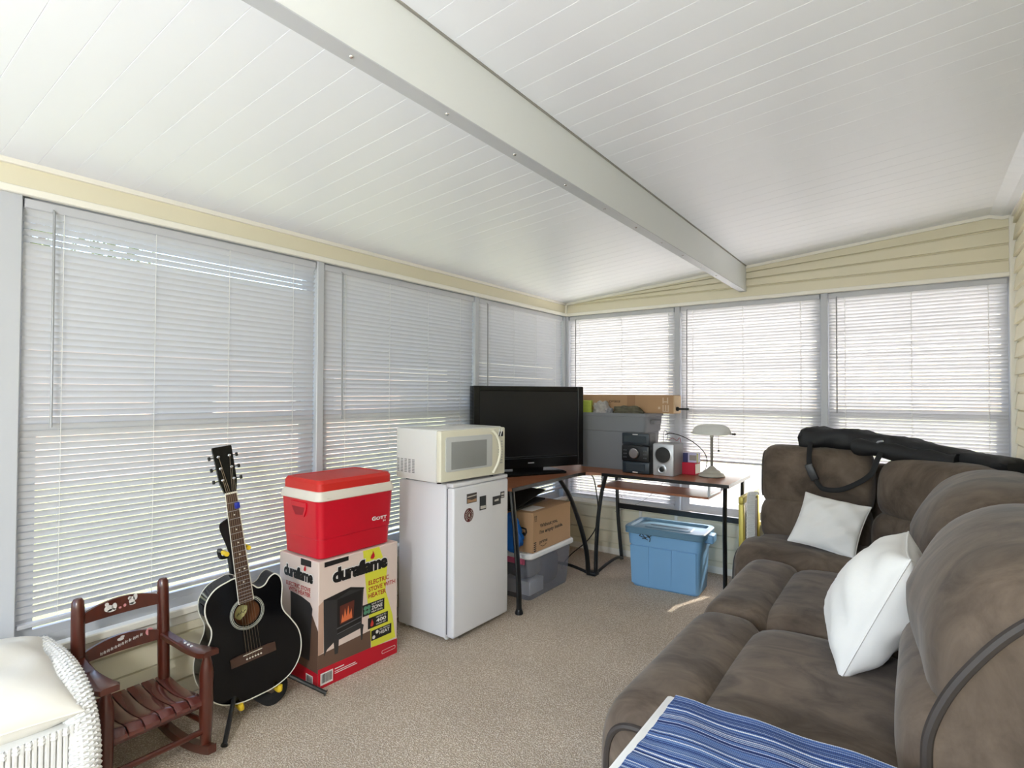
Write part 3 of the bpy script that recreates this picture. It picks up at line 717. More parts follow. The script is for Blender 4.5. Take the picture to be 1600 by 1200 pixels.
g = G().tube([FMW @ Vector((.94*Wm, .97*Hm, .002)), FMW @ Vector((.90*Wm, .80*Hm, .004))], .003, 5); g.tube([FMW @ Vector((.90*Wm, .97*Hm, .002)), FMW @ Vector((.875*Wm, .83*Hm, .004))], .0022, 5); mk('tape_strip', g, WHITE, mw)

# ------------------------------------------------------------------ electric stove carton
CART = mat('carton_pinkish', (226, 206, 196), .6); CRED = mat('carton_red', (196, 14, 40), .5); CYEL = mat('carton_yellow', (226, 224, 66), .55)
PBLK = mat('print_black', (20, 18, 18), .5); PWHT = mat('print_white', (236, 232, 228), .5); PRED = mat('print_red', (176, 34, 38), .5); PBRN = mat('print_brown', (104, 78, 64), .55); PGRY = mat('print_grey', (148, 140, 136), .55)
PORG = mat('print_flame', (226, 118, 70), .5); PDK = mat('print_charcoal', (48, 46, 48), .5); PGRN = mat('print_green', (84, 140, 112), .5)
hb = thing('heater_carton', 'printed cardboard carton of an electric stove heater below the red cooler', 'carton', (.178, 1.736, 0), R(-1))
bw, bd_, bh = .458, .318, .563
g = G().rbox(-bd_/2, bd_/2, -bw/2, bw/2, 0, bh, .003, 1); mk('carton_body', g, CART, hb, smooth=False)
FH = frame((bd_/2, -bw/2, 0), (0, 1, 0), (0, 0, 1))
def hp(l): return [(u*bw, v*bh) for u, v in l]
decal_poly('printed_floor', hb, [hp([(.0, .15), (.635, .15), (.635, .30), (.0, .27)])], FH, PBRN, .0004)
decal_poly('printed_wall_shade', hb, [hp([(.0, .27), (.06, .28), (.06, .69), (0, .66)])], FH, mat('print_tan', (196, 160, 140), .55), .0004)
decal_poly('red_band', hb, [hp([(0, 0), (1, 0), (1, .128), (.633, .15), (0, .158)])], FH, CRED, .0006)
decal_poly('yellow_panel', hb, [hp([(.525, .998), (.74, .998), (.80, .88), (.85, .80), (.83, .60), (.93, .36), (.975, .145), (.645, .145), (.60, .50), (.575, .62)])], FH, CYEL, .0004)
decal_poly('printed_stove', hb, [hp([(.055, .694), (.372, .728), (.537, .69), (.515, .387), (.541, .372), (.532, .33), (.526, .25), (.508, .25), (.498, .352), (.237, .33), (.227, .225), (.188, .225), (.175, .325), (.10, .29), (.066, .245)])], FH, PDK, .0008)
decal_poly('printed_stove_top', hb, [hp([(.05, .69), (.372, .725), (.545, .688), (.54, .675), (.36, .705), (.20, .665)])], FH, PBLK, .0010)
decal_poly('printed_stove_front', hb, [hp([(.215, .66), (.515, .675), (.502, .40), (.215, .37)])], FH, PBLK, .0009)
decal_poly('printed_fire_window', hb, [hp([(.245, .60), (.42, .61), (.41, .46), (.245, .45)])], FH, mat('print_ember', (92, 40, 30), .5), .0011)
decal_poly('printed_flames', hb, [hp([(.26, .46), (.275, .53), (.29, .49), (.305, .57), (.325, .50), (.345, .585), (.36, .50), (.385, .55), (.395, .47)])], FH, PORG, .0013)
decal_poly('printed_stove_ledge', hb, [hp([(.21, .43), (.52, .455), (.52, .445), (.21, .42)]), hp([(.215, .385), (.505, .41), (.505, .402), (.215, .377)])], FH, mat('print_steel', (92, 92, 96), .4), .0012)
decal_poly('packing_tape', hb, [hp([(.062, .99), (.345, .99), (.345, .955), (.062, .95)])], FH, PBLK, .0008)
def outlined(body, M, width, height, parent=hb, sp=.9):
    decal_text('logo_outline', parent, body, M @ Matrix.Translation((-.004, -.004, 0)), width+.008, .05, PWHT, .10, .0012, space=sp, height=height+.008)
    decal_text('logo_lettering', parent, body, M, width, .05, PBLK, .055, .0018, space=sp, height=height)
outlined('duraflame', FH @ Matrix.Translation((.155*bw, .80*bh, 0)), .70*bw, .125*bh)
def flame(M, s, parent=hb):
    decal_poly('logo_flame', parent, [[(x*s, yy*s) for x, yy in [(-.5, .1), (-.32, .55), (-.05, .9), (.05, 1.35), (.25, .95), (.42, .6), (.45, .2), (.2, -.1), (-.25, -.1)]]], M, CRED, .0022)
flame(FH @ Matrix.Translation((.65*bw, .915*bh, 0)), .027)
for tx, v, wd in (('ELECTRIC', .69, .275), ('STOVE WITH', .633, .365), ('HEATER', .577, .235)):
    decal_text('printed_words', hb, tx, FH @ Matrix.Translation((.60*bw, v*bh, 0)), wd*bw, .03, PRED, .02, .0012)
for (u0, u1, v0, v1), big, sm1, sm2, ic in (((.525, .815, .437, .536), 'ZONE', 'SAVE WITH', 'HEATING', PGRN), ((.595, .866, .315, .408), '400', 'HEATS UP TO', 'SQUARE FEET', PORG), ((.641, .915, .203, .289), 'HEAT', 'ALL SEASON', '', PWHT)):
    decal_poly('feature_badge', hb, [hp([(u0, v0), (u1, v0), (u1, v1), (u0, v1)])], FH, PBLK, .0010)
    h_ = v1-v0; um = u0+(u1-u0)*.40
    decal_text('badge_words', hb, big, FH @ Matrix.Translation((um*bw, (v0+h_*.34)*bh, 0)), (u1-um-.015)*bw*.92, .02, PWHT, .02, .0015, height=h_*.33*bh)
    decal_text('badge_words', hb, sm1, FH @ Matrix.Translation((um*bw, (v0+h_*.76)*bh, 0)), (u1-um-.015)*bw*.92, .02, PWHT, .01, .0015, height=h_*.15*bh)
    if sm2: decal_text('badge_words', hb, sm2, FH @ Matrix.Translation((um*bw, (v0+h_*.10)*bh, 0)), (u1-um-.015)*bw*.92, .02, PWHT, .01, .0015, height=h_*.15*bh)
    cu, cv = u0+(um-u0)*.5, v0+h_*.5
    if ic is PGRN: decal_poly('badge_icon', hb, [[(x, yy) for x, yy in ell((cu+dx)*bw, (cv+dy)*bh, .011, .010, 12)] for dx, dy in ((-.022, .018), (.022, .018), (-.022, -.018), (.022, -.018))], FH, ic, .0015)
    elif ic is PORG: decal_poly('badge_icon', hb, [[(cu*bw+x*.02, cv*bh+(yy-.6)*.026) for x, yy in [(-.5, .1), (-.4, .5), (-.15, .9), (0, 1.3), (.2, .8), (.42, .6), (.45, .2), (.2, -.1), (-.25, -.1)]]], FH, mat('print_fire_red', (206, 62, 48), .5), .0015)
    else: decal_poly('badge_icon', hb, [ell((cu+dx)*bw, (cv+dy)*bh, .009, .009, 12) for dx, dy in ((.022, .018), (-.022, -.018))], FH, ic, .0015)
def barcode(M, w_, h, parent=hb):
    decal_poly('barcode_patch', parent, [[(0, 0), (w_, 0), (w_, h), (0, h)]], M, PWHT, .0010)
    rnd = random.Random(3); x = w_*.1; ps = []
    while x < w_*.88:
        b = rnd.choice((.0012, .0022, .003)); ps.append([(x, h*.16), (x+b, h*.16), (x+b, h*.9), (x, h*.9)]); x += b+rnd.choice((.0015, .0022))
    decal_poly('barcode_bars', parent, ps, M, PBLK, .0014)
barcode(FH @ Matrix.Translation((.028*bw, .024*bh, 0)), .142*bw, .095*bh)
decal_poly('small_print', hb, [hp([(.19, .105), (.30, .105), (.30, .113), (.19, .113)]), hp([(.19, .085), (.44, .085), (.44, .091), (.19, .091)]), hp([(.19, .07), (.46, .07), (.46, .076), (.19, .076)])], FH, PWHT, .0010)
ring = rrect(.188*bw, .03*bh, .006, 3, .878*bw, .063*bh); ri = rrect(.18*bw, .024*bh, .005, 3, .878*bw, .063*bh); gg = G(); gg.loft([[(x, yy, .001) for x, yy in ring], [(x, yy, .001) for x, yy in ri]], False, False, True, FH); mk('small_print_frame', gg, PWHT, hb, smooth=False)
FS = frame((-bd_/2, -bw/2, 0), (1, 0, 0), (0, 0, 1))
def sp_(l): return [(u*bd_, v*bh) for u, v in l]
decal_poly('red_band', hb, [sp_([(0, 0), (1, 0), (1, .125), (0, .15)])], FS, CRED, .0006)
decal_poly('printed_wall_shade', hb, [sp_([(.35, .14), (1, .125), (1, .46), (.84, .58), (.35, .62)])], FS, PBRN, .0004)
decal_poly('printed_stove', hb, [sp_([(.30, .70), (.60, .685), (.80, .66), (.86, .62), (.84, .50), (.80, .2), (.35, .2)])], FS, PDK, .0008)
outlined('duraflame', FS @ Matrix.Translation((.13*bd_, .815*bh, 0)), .74*bd_, .10*bh)
flame(FS @ Matrix.Translation((.67*bd_, .905*bh, 0)), .02)
decal_poly('packing_tape', hb, [sp_([(.56, .995), (.82, .995), (.82, .945), (.56, .94)])], FS, PBLK, .0008)
for tx, v, wd in (('ELECTRIC STOVE', .742, .62), ('WITH HEATER', .70, .56)):
    decal_text('printed_words', hb, tx, FS @ Matrix.Translation(((.81-wd)*bd_, v*bh, 0)), wd*bd_, .03, PRED, .02, .0012)
barcode(FS @ Matrix.Translation((.715*bd_, .01*bh, 0)), .17*bd_, .08*bh)

# ------------------------------------------------------------------ red cooler
RED = mat('cooler_red', (204, 10, 38), .38, var=.05, scale=2); REDL = mat('cooler_lid_red', (204, 42, 34), .42); CRIM = mat('cooler_rim_white', (226, 218, 206), .45)
cl = thing('cooler', 'red picnic cooler with white rim standing on the stove carton', 'cooler', (.178, 1.724, .565), R(-1))
def lay(w_, d, r, z, n=5): return [(x, yy, z) for x, yy in rrect(d, w_, r, n)]
g = G().loft([lay(.385, .27, .03, 0), lay(.405, .288, .03, .006), lay(.412, .294, .03, .09), lay(.418, .300, .03, .092), lay(.438, .314, .032, .262), lay(.440, .316, .032, .266)]); mk('tub', g, RED, cl, ang=28)
g = G().loft([lay(.440, .316, .03, .264), lay(.452, .326, .032, .268), lay(.452, .326, .032, .280), lay(.432, .306, .03, .306), lay(.425, .30, .03, .308)]); mk('rim', g, CRIM, cl, ang=28)
g = G().loft([lay(.424, .298, .028, .306), lay(.424, .298, .028, .342), lay(.405, .28, .026, .358), lay(.37, .245, .02, .359), lay(.365, .24, .02, .356), lay(.33, .205, .02, .358)]); mk('lid', g, REDL, cl, ang=28)
FC = frame((.158, -.22, 0), (0, 1, 0), (math.sin(R(-3)) if 0 else -.0, 0, 1))
Mt = Matrix.Translation((.1555, -.21+.435*.66, .13)) @ frame((0, 0, 0), (0, 1, 0), (.04, 0, 1))
decal_text('brand_lettering', cl, 'G', Mt, .024, .03, PWHT, .04, .0012, height=.020)
decal_text('brand_lettering', cl, 'OTT', Mt @ Matrix.Translation((.026, 0, 0)), .066, .03, PWHT, .04, .0012, height=.016)
decal_text('brand_lettering', cl, '54', Mt @ Matrix.Translation((.068, -.014, 0)), .018, .02, PWHT, .03, .0012, height=.009)
decal_poly('label_remnant', cl, [[(0, 0), (.06, .003), (.06, .014), (0, .012)]], frame((.1625, -.18, .2755), (0, 1, 0), (-.55, 0, .8)), mat('sticker_tan', (150, 128, 100), .7), .0015)
decal_poly('label_remnant', cl, [[(.09, .002), (.14, .002), (.14, .013), (.10, .014)]], frame((.1625, -.18, .2755), (0, 1, 0), (-.55, 0, .8)), mat('sticker_pale', (206, 192, 176), .7), .0015)
# hand grip on the near end: raised lip, recess shade painted darker red
FE = frame((0, -.213, .12), (1, 0, 0), (0, -.045, 1))
g = G(); oc = [(-.062, .132), (.062, .132), (.060, .10), (.042, .066), (-.030, .062), (-.050, .09)]; g.prism(oc, -.012, .0045, M=FE); gr = mk('hand_grip', g, RED, cl)
g = G(); ic = [(-.050, .110), (.050, .110), (.047, .096), (.033, .074), (-.024, .071), (-.040, .092)]; g.prism(ic, .003, .0052, M=FE); mk('grip_recess_shade', g, mat('grip_shadow_red', (150, 10, 30), .6), gr, smooth=False)

# ------------------------------------------------------------------ L shaped desk
DWOOD = wood_mat('desk_cherry', (132, 78, 50), (164, 104, 70), 0, 8, .42, .1)
DZ = .752
desk = thing('corner_desk', 'L shaped corner desk with cherry tops and curved black metal legs', 'desk', (.6, 3.6, 0))
def top(poly, name, z0=DZ-.02, z1=DZ, m=DWOOD):
    g = W(desk); g.prism(poly, z0, z1); o = mk(name, g, m, desk, smooth=False); return o
top([(.06, 2.70), (.525, 2.70), (.525, 3.50), (.545, 3.575), (.30, 3.575), (.06, 3.575)], 'desktop')
top([(.06, 3.58), (.55, 3.58), (.66, 3.615), (1.535, 3.615), (1.535, 4.17), (.06, 4.17)], 'desktop')
g = W(desk)
for pl_ in ([(.525, 2.70), (.531, 2.70), (.531, 3.50), (.55, 3.575), (.545, 3.575), (.525, 3.50)], [(.66, 3.609), (1.541, 3.609), (1.541, 4.17), (1.535, 4.17), (1.535, 3.615), (.66, 3.615)]): g.prism(pl_, DZ-.022, DZ)
mk('edge_band', g, BLKP, desk, smooth=False)
top([(.60, 3.66), (1.40, 3.66), (1.40, 3.95), (.60, 3.95)], 'keyboard_tray', .638, .652)
for x in (.62, 1.39):
    g = W(desk); g.box(x-.008, x+.008, 3.70, 3.715, .648, DZ-.02); g.box(x-.008, x+.008, 4.0, 4.015, .648, DZ-.02); g.box(x-.008, x+.008, 3.68, 4.05, .642, .654); mk('tray_rail', g, SILV, desk, smooth=False)
def bar(pts, name='leg', w_=.021, fl=(1, .62), n=5):
    g = W(desk); g.tube(spline(pts, n), w_, 10, flat=fl); return mk(name, g, BLK, desk)
bar([(.47, 3.33, DZ-.02), (.505, 3.42, .60), (.535, 3.52, .38), (.552, 3.585, .18), (.556, 3.605, .015)])
bar([(.675, 3.65, DZ-.02), (.640, 3.65, .60), (.612, 3.648, .40), (.60, 3.645, .20), (.597, 3.642, .015)])
bar([(.555, 4.08, DZ-.02), (.56, 4.08, .55), (.572, 4.08, .30), (.60, 4.08, .015)])
bar([(.20, 3.33, DZ-.02), (.16, 3.42, .4), (.10, 3.55, .02)])
g = W(desk); g.rbox(.54, .615, 3.60, 3.665, .004, .03, .006, 2); mk('foot_plate', g, BLK, desk)
bar([(.60, 3.66, .02), (.62, 3.78, .055), (.62, 3.95, .06), (.60, 4.09, .02)], 'foot_bar', .011, (1, 1))
bar([(.55, 3.61, .02), (.40, 3.60, .05), (.22, 3.58, .05), (.10, 3.55, .02)], 'foot_bar', .011, (1, 1))
bar([(.50, 2.735, DZ-.02), (.53, 2.735, .45), (.552, 2.735, .18), (.556, 2.735, .02)])
bar([(.13, 2.735, DZ-.02), (.13, 2.735, .45), (.12, 2.735, .02)])
for p in ((.556, 2.735), (.12, 2.735)): mk('leg_foot', W(desk).lathe([(.024, 0), (.026, .008), (.018, .03)], 14, M=Matrix.Translation((p[0], p[1], 0))), BLK, desk)
bar([(1.505, 3.66, DZ-.02), (1.49, 3.70, .5), (1.478, 3.75, .25), (1.47, 3.78, .015)])
bar([(1.505, 4.10, DZ-.02), (1.495, 4.10, .4), (1.485, 4.08, .015)])
g = W(desk); g.box(.57, 1.50, 4.075, 4.09, .415, .455); mk('back_brace', g, BLK, desk, smooth=False)
g = W(desk); g.tube([(1.475, 3.78, .02), (1.485, 4.08, .02)], .011, 8); mk('foot_bar', g, BLK, desk)

# ------------------------------------------------------------------ television
TVB = mat('tv_gloss_black', (14, 14, 16), .18); SCR = mat('tv_screen', (26, 27, 31), .22, spec=.6)
tv = thing('television', 'black flat screen television on a stand on the desk', 'television', (.245, 3.295, DZ), R(-27.7))
g = G().rbox(-.05, .022, -.443, .443, .038, .622, .008, 2); mk('cabinet', g, TVB, tv)
g = G(); fo = [(-.443+.018, .06+.05), (.443-.018, .06+.05)]
mk('screen', G().box(.0222, .0235, -.395, .395, .125, .585), SCR, tv, smooth=False)
bz = G(); bz.rbox(.022, .030, -.443, -.396, .04, .62, .003, 1); bz.rbox(.022, .030, .396, .443, .04, .62, .003, 1); bz.rbox(.022, .030, -.396, .396, .586, .62, .003, 1); bz.rbox(.022, .030, -.396, .396, .04, .124, .003, 1); mk('bezel', bz, TVB, tv)
mk('brand_mark', G().box(.0302, .0308, -.025, .025, .072, .080), SILV, tv, smooth=False)
mk('trim_strip', G().box(.0302, .0312, -.39, .39, .108, .112), mat('tv_trim', (52, 54, 58), .3), tv, smooth=False)
g = G().loft([[(x, yy, z) for x, yy in rrect(d, w_, .03, 5)] for w_, d, z in ((.50, .25, 0), (.50, .25, .012), (.46, .22, .02))]); mk('stand_base', g, TVB, tv)
g = G().rbox(-.03, .0, -.12, .12, .018, .06, .006, 2); mk('stand_neck', g, TVB, tv)

# ------------------------------------------------------------------ grey tote with things
TOTE = mat('tote_grey', (124, 126, 132), .55)
tt = thing('storage_tote', 'grey plastic storage tote without lid on the desk behind the television', 'tote', (.60, 4.015, DZ))
def slay(w_, d, r, z, cx=0, cy=0): return [(x, yy, z) for x, yy in rrect(w_, d, r, 4, cx, cy)]
g = G().loft([slay(.52, .29, .03, 0), slay(.53, .30, .03, .02), slay(.555, .315, .03, .285), slay(.575, .325, .03, .288), slay(.595, .335, .03, .40), slay(.62, .345, .035, .402), slay(.62, .345, .035, .424), slay(.585, .315, .03, .424), slay(.58, .31, .03, .38), slay(.57, .30, .03, .36)]); mk('tote_body', g, TOTE, tt, ang=28)
g = G(); g.rbox(.275, .325, -.07, .07, .345, .375, .006, 2); mk('handle', g, TOTE, tt)
g = G().box(-.30, .30, -.15, .15, .3, .305, ); 
lb = thing('long_cardboard_box', 'long narrow brown cardboard box laid across the grey tote', 'box', (.60, 4.03, 1.178), R(-6))
KR = mat('kraft_cardboard', (178, 142, 106), .7, var=.05, scale=8)
g = G().rbox(-.38, .48, -.05, .06, 0, .135, .002, 1); mk('box_body', g, KR, lb, smooth=False)
FL_ = frame((-.38, -.05, 0), (1, 0, 0), (0, 0, 1))
mk('tape_band', G().box(.10, .17, -.0508, -.05, 0, .135), mat('tape_tan', (160, 122, 88), .5), lb, smooth=False)
decal_text('box_code', lb, 'CW08028', FL_ @ Matrix.Translation((.32, .075, 0)), .10, .03, mat('ink_brown', (84, 62, 48), .7), .02, .0009, height=.018)
PALE = mat('ink_pale', (206, 184, 158), .7)
g = G(); Ml = FL_ @ Matrix.Translation((.775, .012, 0))
for q in ((0, .05, 0, .008), (.0, .01, 0, .05), (.02, .03, 0, .05), (.04, .05, 0, .05), (.0, .01, .062, .105), (.035, .045, .062, .105), (.01, .045, .07, .078)): g.box(q[0], q[1], q[2], q[3], .0002, .0008, M=Ml)
g.box(-.035, -.018, .02, .037, .0002, .0008, M=Ml); mk('box_logo', g, PALE, lb, smooth=False)
mk('end_flap', G().rbox(.48, .487, -.05, .06, .004, .132, .002, 1), mat('kraft_pale', (206, 180, 146), .7), lb, smooth=False)
g = G(); g.lathe([(.016, 0), (.016, .012), (.008, .02), (.008, .09), (.0001, .092)], 12, M=Matrix.Translation((.487, -.01, .035)) @ Matrix.Rotation(R(90), 4, 'Y')); mk('handle_knob', g, BLKP, lb)
# contents standing in the tote
o = thing('green_carton', 'small lime green carton poking out of the grey tote', 'carton', (.385, 3.885, 1.125), R(8))
mk('carton_body', G().rbox(-.05, .05, -.02, .02, 0, .145, .003, 1), mat('lime_card', (176, 190, 78), .6), o, smooth=False); mk('fold_line', G().box(-.0505, .0505, -.0206, -.02, .1, .102), mat('lime_dark', (136, 150, 60), .6), o, smooth=False)
o = thing('cloth_bundle', 'crumpled grey striped cloth bundle in the grey tote', 'cloth', (.515, 3.895, 1.14))
def crump(w_, q): return w_*(1+.10*math.sin(9*q[0]+4*q[2])+.08*math.sin(13*q[2]+7*q[1]))
mk('cloth', G().cushion((0, 0, .058), (.13, .07, .125), 2.6, 14, fn=crump), mat('grey_cloth', (168, 164, 160), .9, var=.5, scale=35), o, ang=180)
mk('cloth_fold', G().cushion((.075, -.012, .035), (.06, .05, .07), 2.6, 10, fn=crump), mat('print_cloth', (132, 132, 136), .9, var=.8, scale=60), o, ang=180)
o = thing('camouflage_pouch', 'flat olive patterned pouch on top of the grey tote', 'pouch', (.735, 3.895, 1.14))
mk('pouch', G().cushion((0, 0, .05), (.22, .06, .075), (5, 3, 3), 12, fn=crump), mat('camo', (92, 88, 72), .85, var=.75, scale=28), o, ang=180)

# ------------------------------------------------------------------ mini stereo and speaker
ste = thing('mini_stereo', 'black compact stereo unit with a round silver dial on the desk', 'stereo', (.872, 3.825, DZ), R(-3))
SB = mat('stereo_black', (30, 31, 34), .3); SG = mat('stereo_grey', (92, 94, 98), .4); SD = mat('stereo_slate', (44, 52, 60), .35)
g = G().rbox(-.10, .10, -.075, .025, 0, .285, .004, 1); mk('case', g, SG, ste, smooth=False)
mk('upper_fascia', G().rbox(-.106, .106, -.10, -.072, .205, .288, .008, 2), SD, ste)
mk('display', G().rbox(-.085, .085, -.102, -.098, .222, .27, .001, 1), mat('lcd_dark', (60, 68, 74), .15), ste)
mk('centre_fascia', G().rbox(-.108, .108, -.104, -.072, .085, .203, .012, 3), SB, ste)
mk('lower_fascia', G().rbox(-.106, .106, -.098, -.072, .002, .086, .010, 2), SD, ste)
mk('tape_door', G().rbox(-.075, .075, -.101, -.096, .02, .074, .003, 1), mat('tape_door_slate', (52, 60, 68), .3), ste)
Mk = Matrix.Translation((-.005, -.104, .145)) @ Matrix.Rotation(R(90), 4, 'X')
mk('dial_ring', G().lathe([(.041, -.002), (.043, .002), (.040, .006)], 28, M=Mk), BLKP, ste); mk('volume_dial', G().lathe([(.036, .002), (.036, .012), (.032, .016), (.0001, .016)], 28, M=Mk), CHROME, ste)
b0 = None
for x in (-.085, -.07, .07, .085):
    for z in (.115, .14, .165):
        if b0 is None: b0 = mk('button', G().rbox(-.006, .006, -.1065, -.102, -.004, .004, .001, 1), SG, ste); b0.location = (x, 0, z)
        else: share(b0, ste, (x, 0, z))
mk('brand_plate', G().box(-.02, .02, -.1022, -.1, .008, .0145), PWHT, ste, smooth=False); mk('brand_plate', G().box(-.02, .02, -.1022, -.1, .277, .282), PWHT, ste, smooth=False)
for k_ in range(5):
    g = G().box(.0995, .1008, -.04, .015, .225+.01*k_, .229+.01*k_); mk('vent_slot', g, SB, ste, smooth=False)
spk = thing('bookshelf_speaker', 'silver fronted speaker with two round drivers beside the stereo', 'speaker', (1.068, 3.835, DZ), R(-1))
mk('cabinet', G().rbox(-.073, .073, -.08, .10, 0, .222, .004, 1), mat('speaker_grey', (150, 152, 156), .45), spk, smooth=False)
mk('baffle', G().rbox(-.074, .074, -.098, -.078, .001, .222, .008, 2), mat('speaker_silver', (198, 200, 204), .35, metal=.3), spk)
Ms = Matrix.Translation((0, -.098, .145)) @ Matrix.Rotation(R(90), 4, 'X')
mk('woofer_ring', G().lathe([(.062, -.001), (.062, .003), (.056, .005), (.054, .001)], 28, M=Ms), SILV, spk); mk('woofer_cone', G().lathe([(.054, .001), (.045, .0025), (.03, .0015), (.016, .003), (.0001, .004)], 28, M=Ms), mat('woofer_black', (38, 36, 36), .6), spk)
Ms = Matrix.Translation((-.008, -.098, .045)) @ Matrix.Rotation(R(90), 4, 'X')
mk('port_ring', G().lathe([(.036, -.001), (.036, .003), (.026, .006), (.018, .002)], 24, M=Ms), SILV, spk); mk('port_hole', G().lathe([(.018, .002), (.012, .0026), (.0001, .003)], 24, M=Ms), BLKP, spk)
cab = thing('speaker_wire', 'black and red wires looping over the back of the speaker', 'wire', (1.1, 3.93, DZ))
g = W(cab); g.tube(spline([(1.0, 3.96, 1.02), (1.03, 3.97, 1.035), (1.10, 3.99, 1.02), (1.18, 4.01, .98), (1.25, 4.025, .92), (1.28, 4.03, .86), (1.275, 4.03, .81), (1.265, 4.03, .757)], 6), .0035, 6); mk('black_wire', g, BLKP, cab)
g = W(cab); g.tube(spline([(.99, 3.955, .90), (.985, 3.96, 1.02), (1.0, 3.96, 1.055), (1.02, 3.96, 1.02), (1.01, 3.96, .985)], 6), .002, 5); mk('loop_wire', g, BLKP, cab)
g = W(cab); g.tube(spline([(1.03, 3.95, .985), (1.06, 3.95, 1.0), (1.09, 3.95, .985), (1.11, 3.97, .99), (1.115, 4.02, .76)], 6), .002, 5); mk('red_wire', g, mat('red_wire', (150, 40, 50), .5), cab)
rb = thing('red_carton', 'small red carton lying on the desk behind the speaker', 'carton', (1.195, 3.955, DZ), R(-4))
mk('carton_body', G().rbox(-.055, .045, -.05, .05, 0, .085, .004, 1), mat('red_card', (196, 24, 56), .5), rb, smooth=False); mk('white_panel', G().box(.0452, .046, -.045, .045, .01, .075), PWHT, rb, smooth=False)
bb = thing('blue_carton', 'blue and white printed carton stacked on the red carton', 'carton', (1.185, 3.965, DZ+.085), R(4))
mk('carton_body', G().rbox(-.05, .06, -.035, .035, 0, .065, .002, 1), mat('lavender_card', (196, 192, 222), .5), bb, smooth=False); mk('blue_end', G().box(-.0506, -.01, -.0356, -.0345, .0, .065), mat('navy_card', (36, 34, 96), .5), bb, smooth=False)
mk('printed_panel', G().box(.0, .048, -.0358, -.035, .015, .052), PGRY, bb, smooth=False); mk('yellow_edge', G().box(.050, .0605, -.0356, -.034, .0, .065), mat('ochre_card', (196, 190, 130), .5), bb, smooth=False)

# ------------------------------------------------------------------ desk lamp
LPM = mat('lamp_putty', (176, 172, 160), .4); LSH = mat('lamp_shade_glass', (226, 226, 222), .25, trans=.25)
lamp = thing('desk_lamp', "banker's desk lamp with white shade and putty coloured base", 'lamp', (1.343, 3.93, DZ))
mk('base', G().lathe([(.088, 0), (.088, .008), (.083, .012), (.078, .022), (.060, .03), (.055, .04), (.034, .05), (.024, .062), (.012, .072)], 32), LPM, lamp)
mk('base_pad', G().lathe([(.089, -.0), (.089, .004), (.086, .005)], 32), BLKP, lamp)
mk('pole', G().lathe([(.0095, .06), (.0095, .275)], 14), mat('lamp_pole', (120, 116, 108), .3, metal=.6), lamp)
g = G(); lo = []
for i in range(17):
    t = i/16; x = -.128+.256*t; e = max(0.0, 1-abs(2*t-1)**3.2)**.5
    hw = .020+.060*e; hh = .012+.052*e
    lo.append([(x, hw*math.cos(R(a)), hh*math.sin(R(a))+.298) for a in range(-8, 189, 14)]+[(x, (hw-.004)*math.cos(R(a)), (hh-.004)*math.sin(R(a))+.298) for a in range(188, -9, -14)])
g.loft(lo); sh = mk('lamp_shade', g, LSH, lamp, ang=50)
g = G().tube([(-.14, 0, .298), (.145, 0, .298)], .006, 8); g.tube([(0, 0, .27), (0, 0, .30)], .012, 10); mk('shade_bracket', g, LPM, lamp)
for sx in (-1, 1): mk('finial', G().lathe([(.0001, 0), (.008, .003), (.006, .012), (.010, .018), (.0001, .028)] if sx > 0 else [(.0001, 0), (.006, .003), (.0001, .012)], 12, M=Matrix.Translation((sx*.135, 0, .298)) @ Matrix.Rotation(R(90*sx), 4, 'Y')), mat('finial_dark', (60, 56, 50), .4), lamp)
g = G().tube([(.055, -.03, .29), (.055, -.032, .19)], .0012, 5); ch = mk('pull_chain', g, BLKP, lamp); mk('chain_ball', G().cushion((.055, -.032, .183), (.014, .014, .014), 2, 5), BLKP, ch)

# ------------------------------------------------------------------ under the desk
CLR = glass_mat('clear_tub_plastic', (225, 228, 236), .06, .30, (190, 192, 204)); TLID = mat('tub_lid_white', (236, 236, 238), .35)
tub = thing('clear_storage_tub', 'clear plastic storage tub with white lid under the desk', 'tub', (.36, 3.17, 0))
def tlay(w_, d, r, z): return [(x, yy, z) for x, yy in rrect(d, w_, r, 4)]
g = G().loft([tlay(.47, .27, .03, .003), tlay(.48, .28, .03, .02), tlay(.525, .315, .03, .275), tlay(.535, .325, .03, .277)], True, False); mk('tub_wall', g, CLR, tub, ang=28)
g = G().loft([tlay(.545, .335, .035, .272), tlay(.56, .35, .04, .280), tlay(.56, .35, .04, .30), tlay(.545, .335, .035, .308), tlay(.50, .29, .03, .306)]); mk('lid', g, TLID, tub)
g = G(); g.cushion((.0, .08, .13), (.23, .24, .22), 4, 8, fn=soft(.02, 3, 1)); mk('contents', g, mat('denim_contents', (52, 62, 84), .9, var=.3, scale=8), tub)
g = G(); g.rbox(-.09, .118, -.21, -.04, .02, .11, .006, 2); mk('contents', g, mat('white_contents', (214, 214, 214), .8), tub)
g = G(); g.cushion((.0, -.12, .185), (.23, .20, .13), 4, 8, fn=soft(.02, 3, 1)); mk('contents', g, mat('navy_contents', (40, 52, 66), .9), tub)
mk('latch', G().rbox(-.12, .12, -.276, -.262, .235, .272, .004, 1), mat('latch_pink', (196, 90, 120), .4), tub)
ab = thing('shipping_box', 'brown shipping box with printed slogan on the clear tub', 'box', (.365, 3.17, .308), R(1))
aw, ad, ah = .485, .31, .255
g = G().rbox(-ad/2, ad/2, -aw/2, aw/2, 0, ah, .002, 1); mk('box_body', g, KR, ab, smooth=False)
FA = frame((ad/2, -aw/2, 0), (0, 1, 0), (0, 0, 1)); INK = mat('ink_black', (34, 28, 24), .7)
decal_text('slogan', ab, 'Without you,', FA @ Matrix.Translation((.17*aw, .545*ah, 0)), .46*aw, .03, INK, .03, .0009, height=.125*ah)
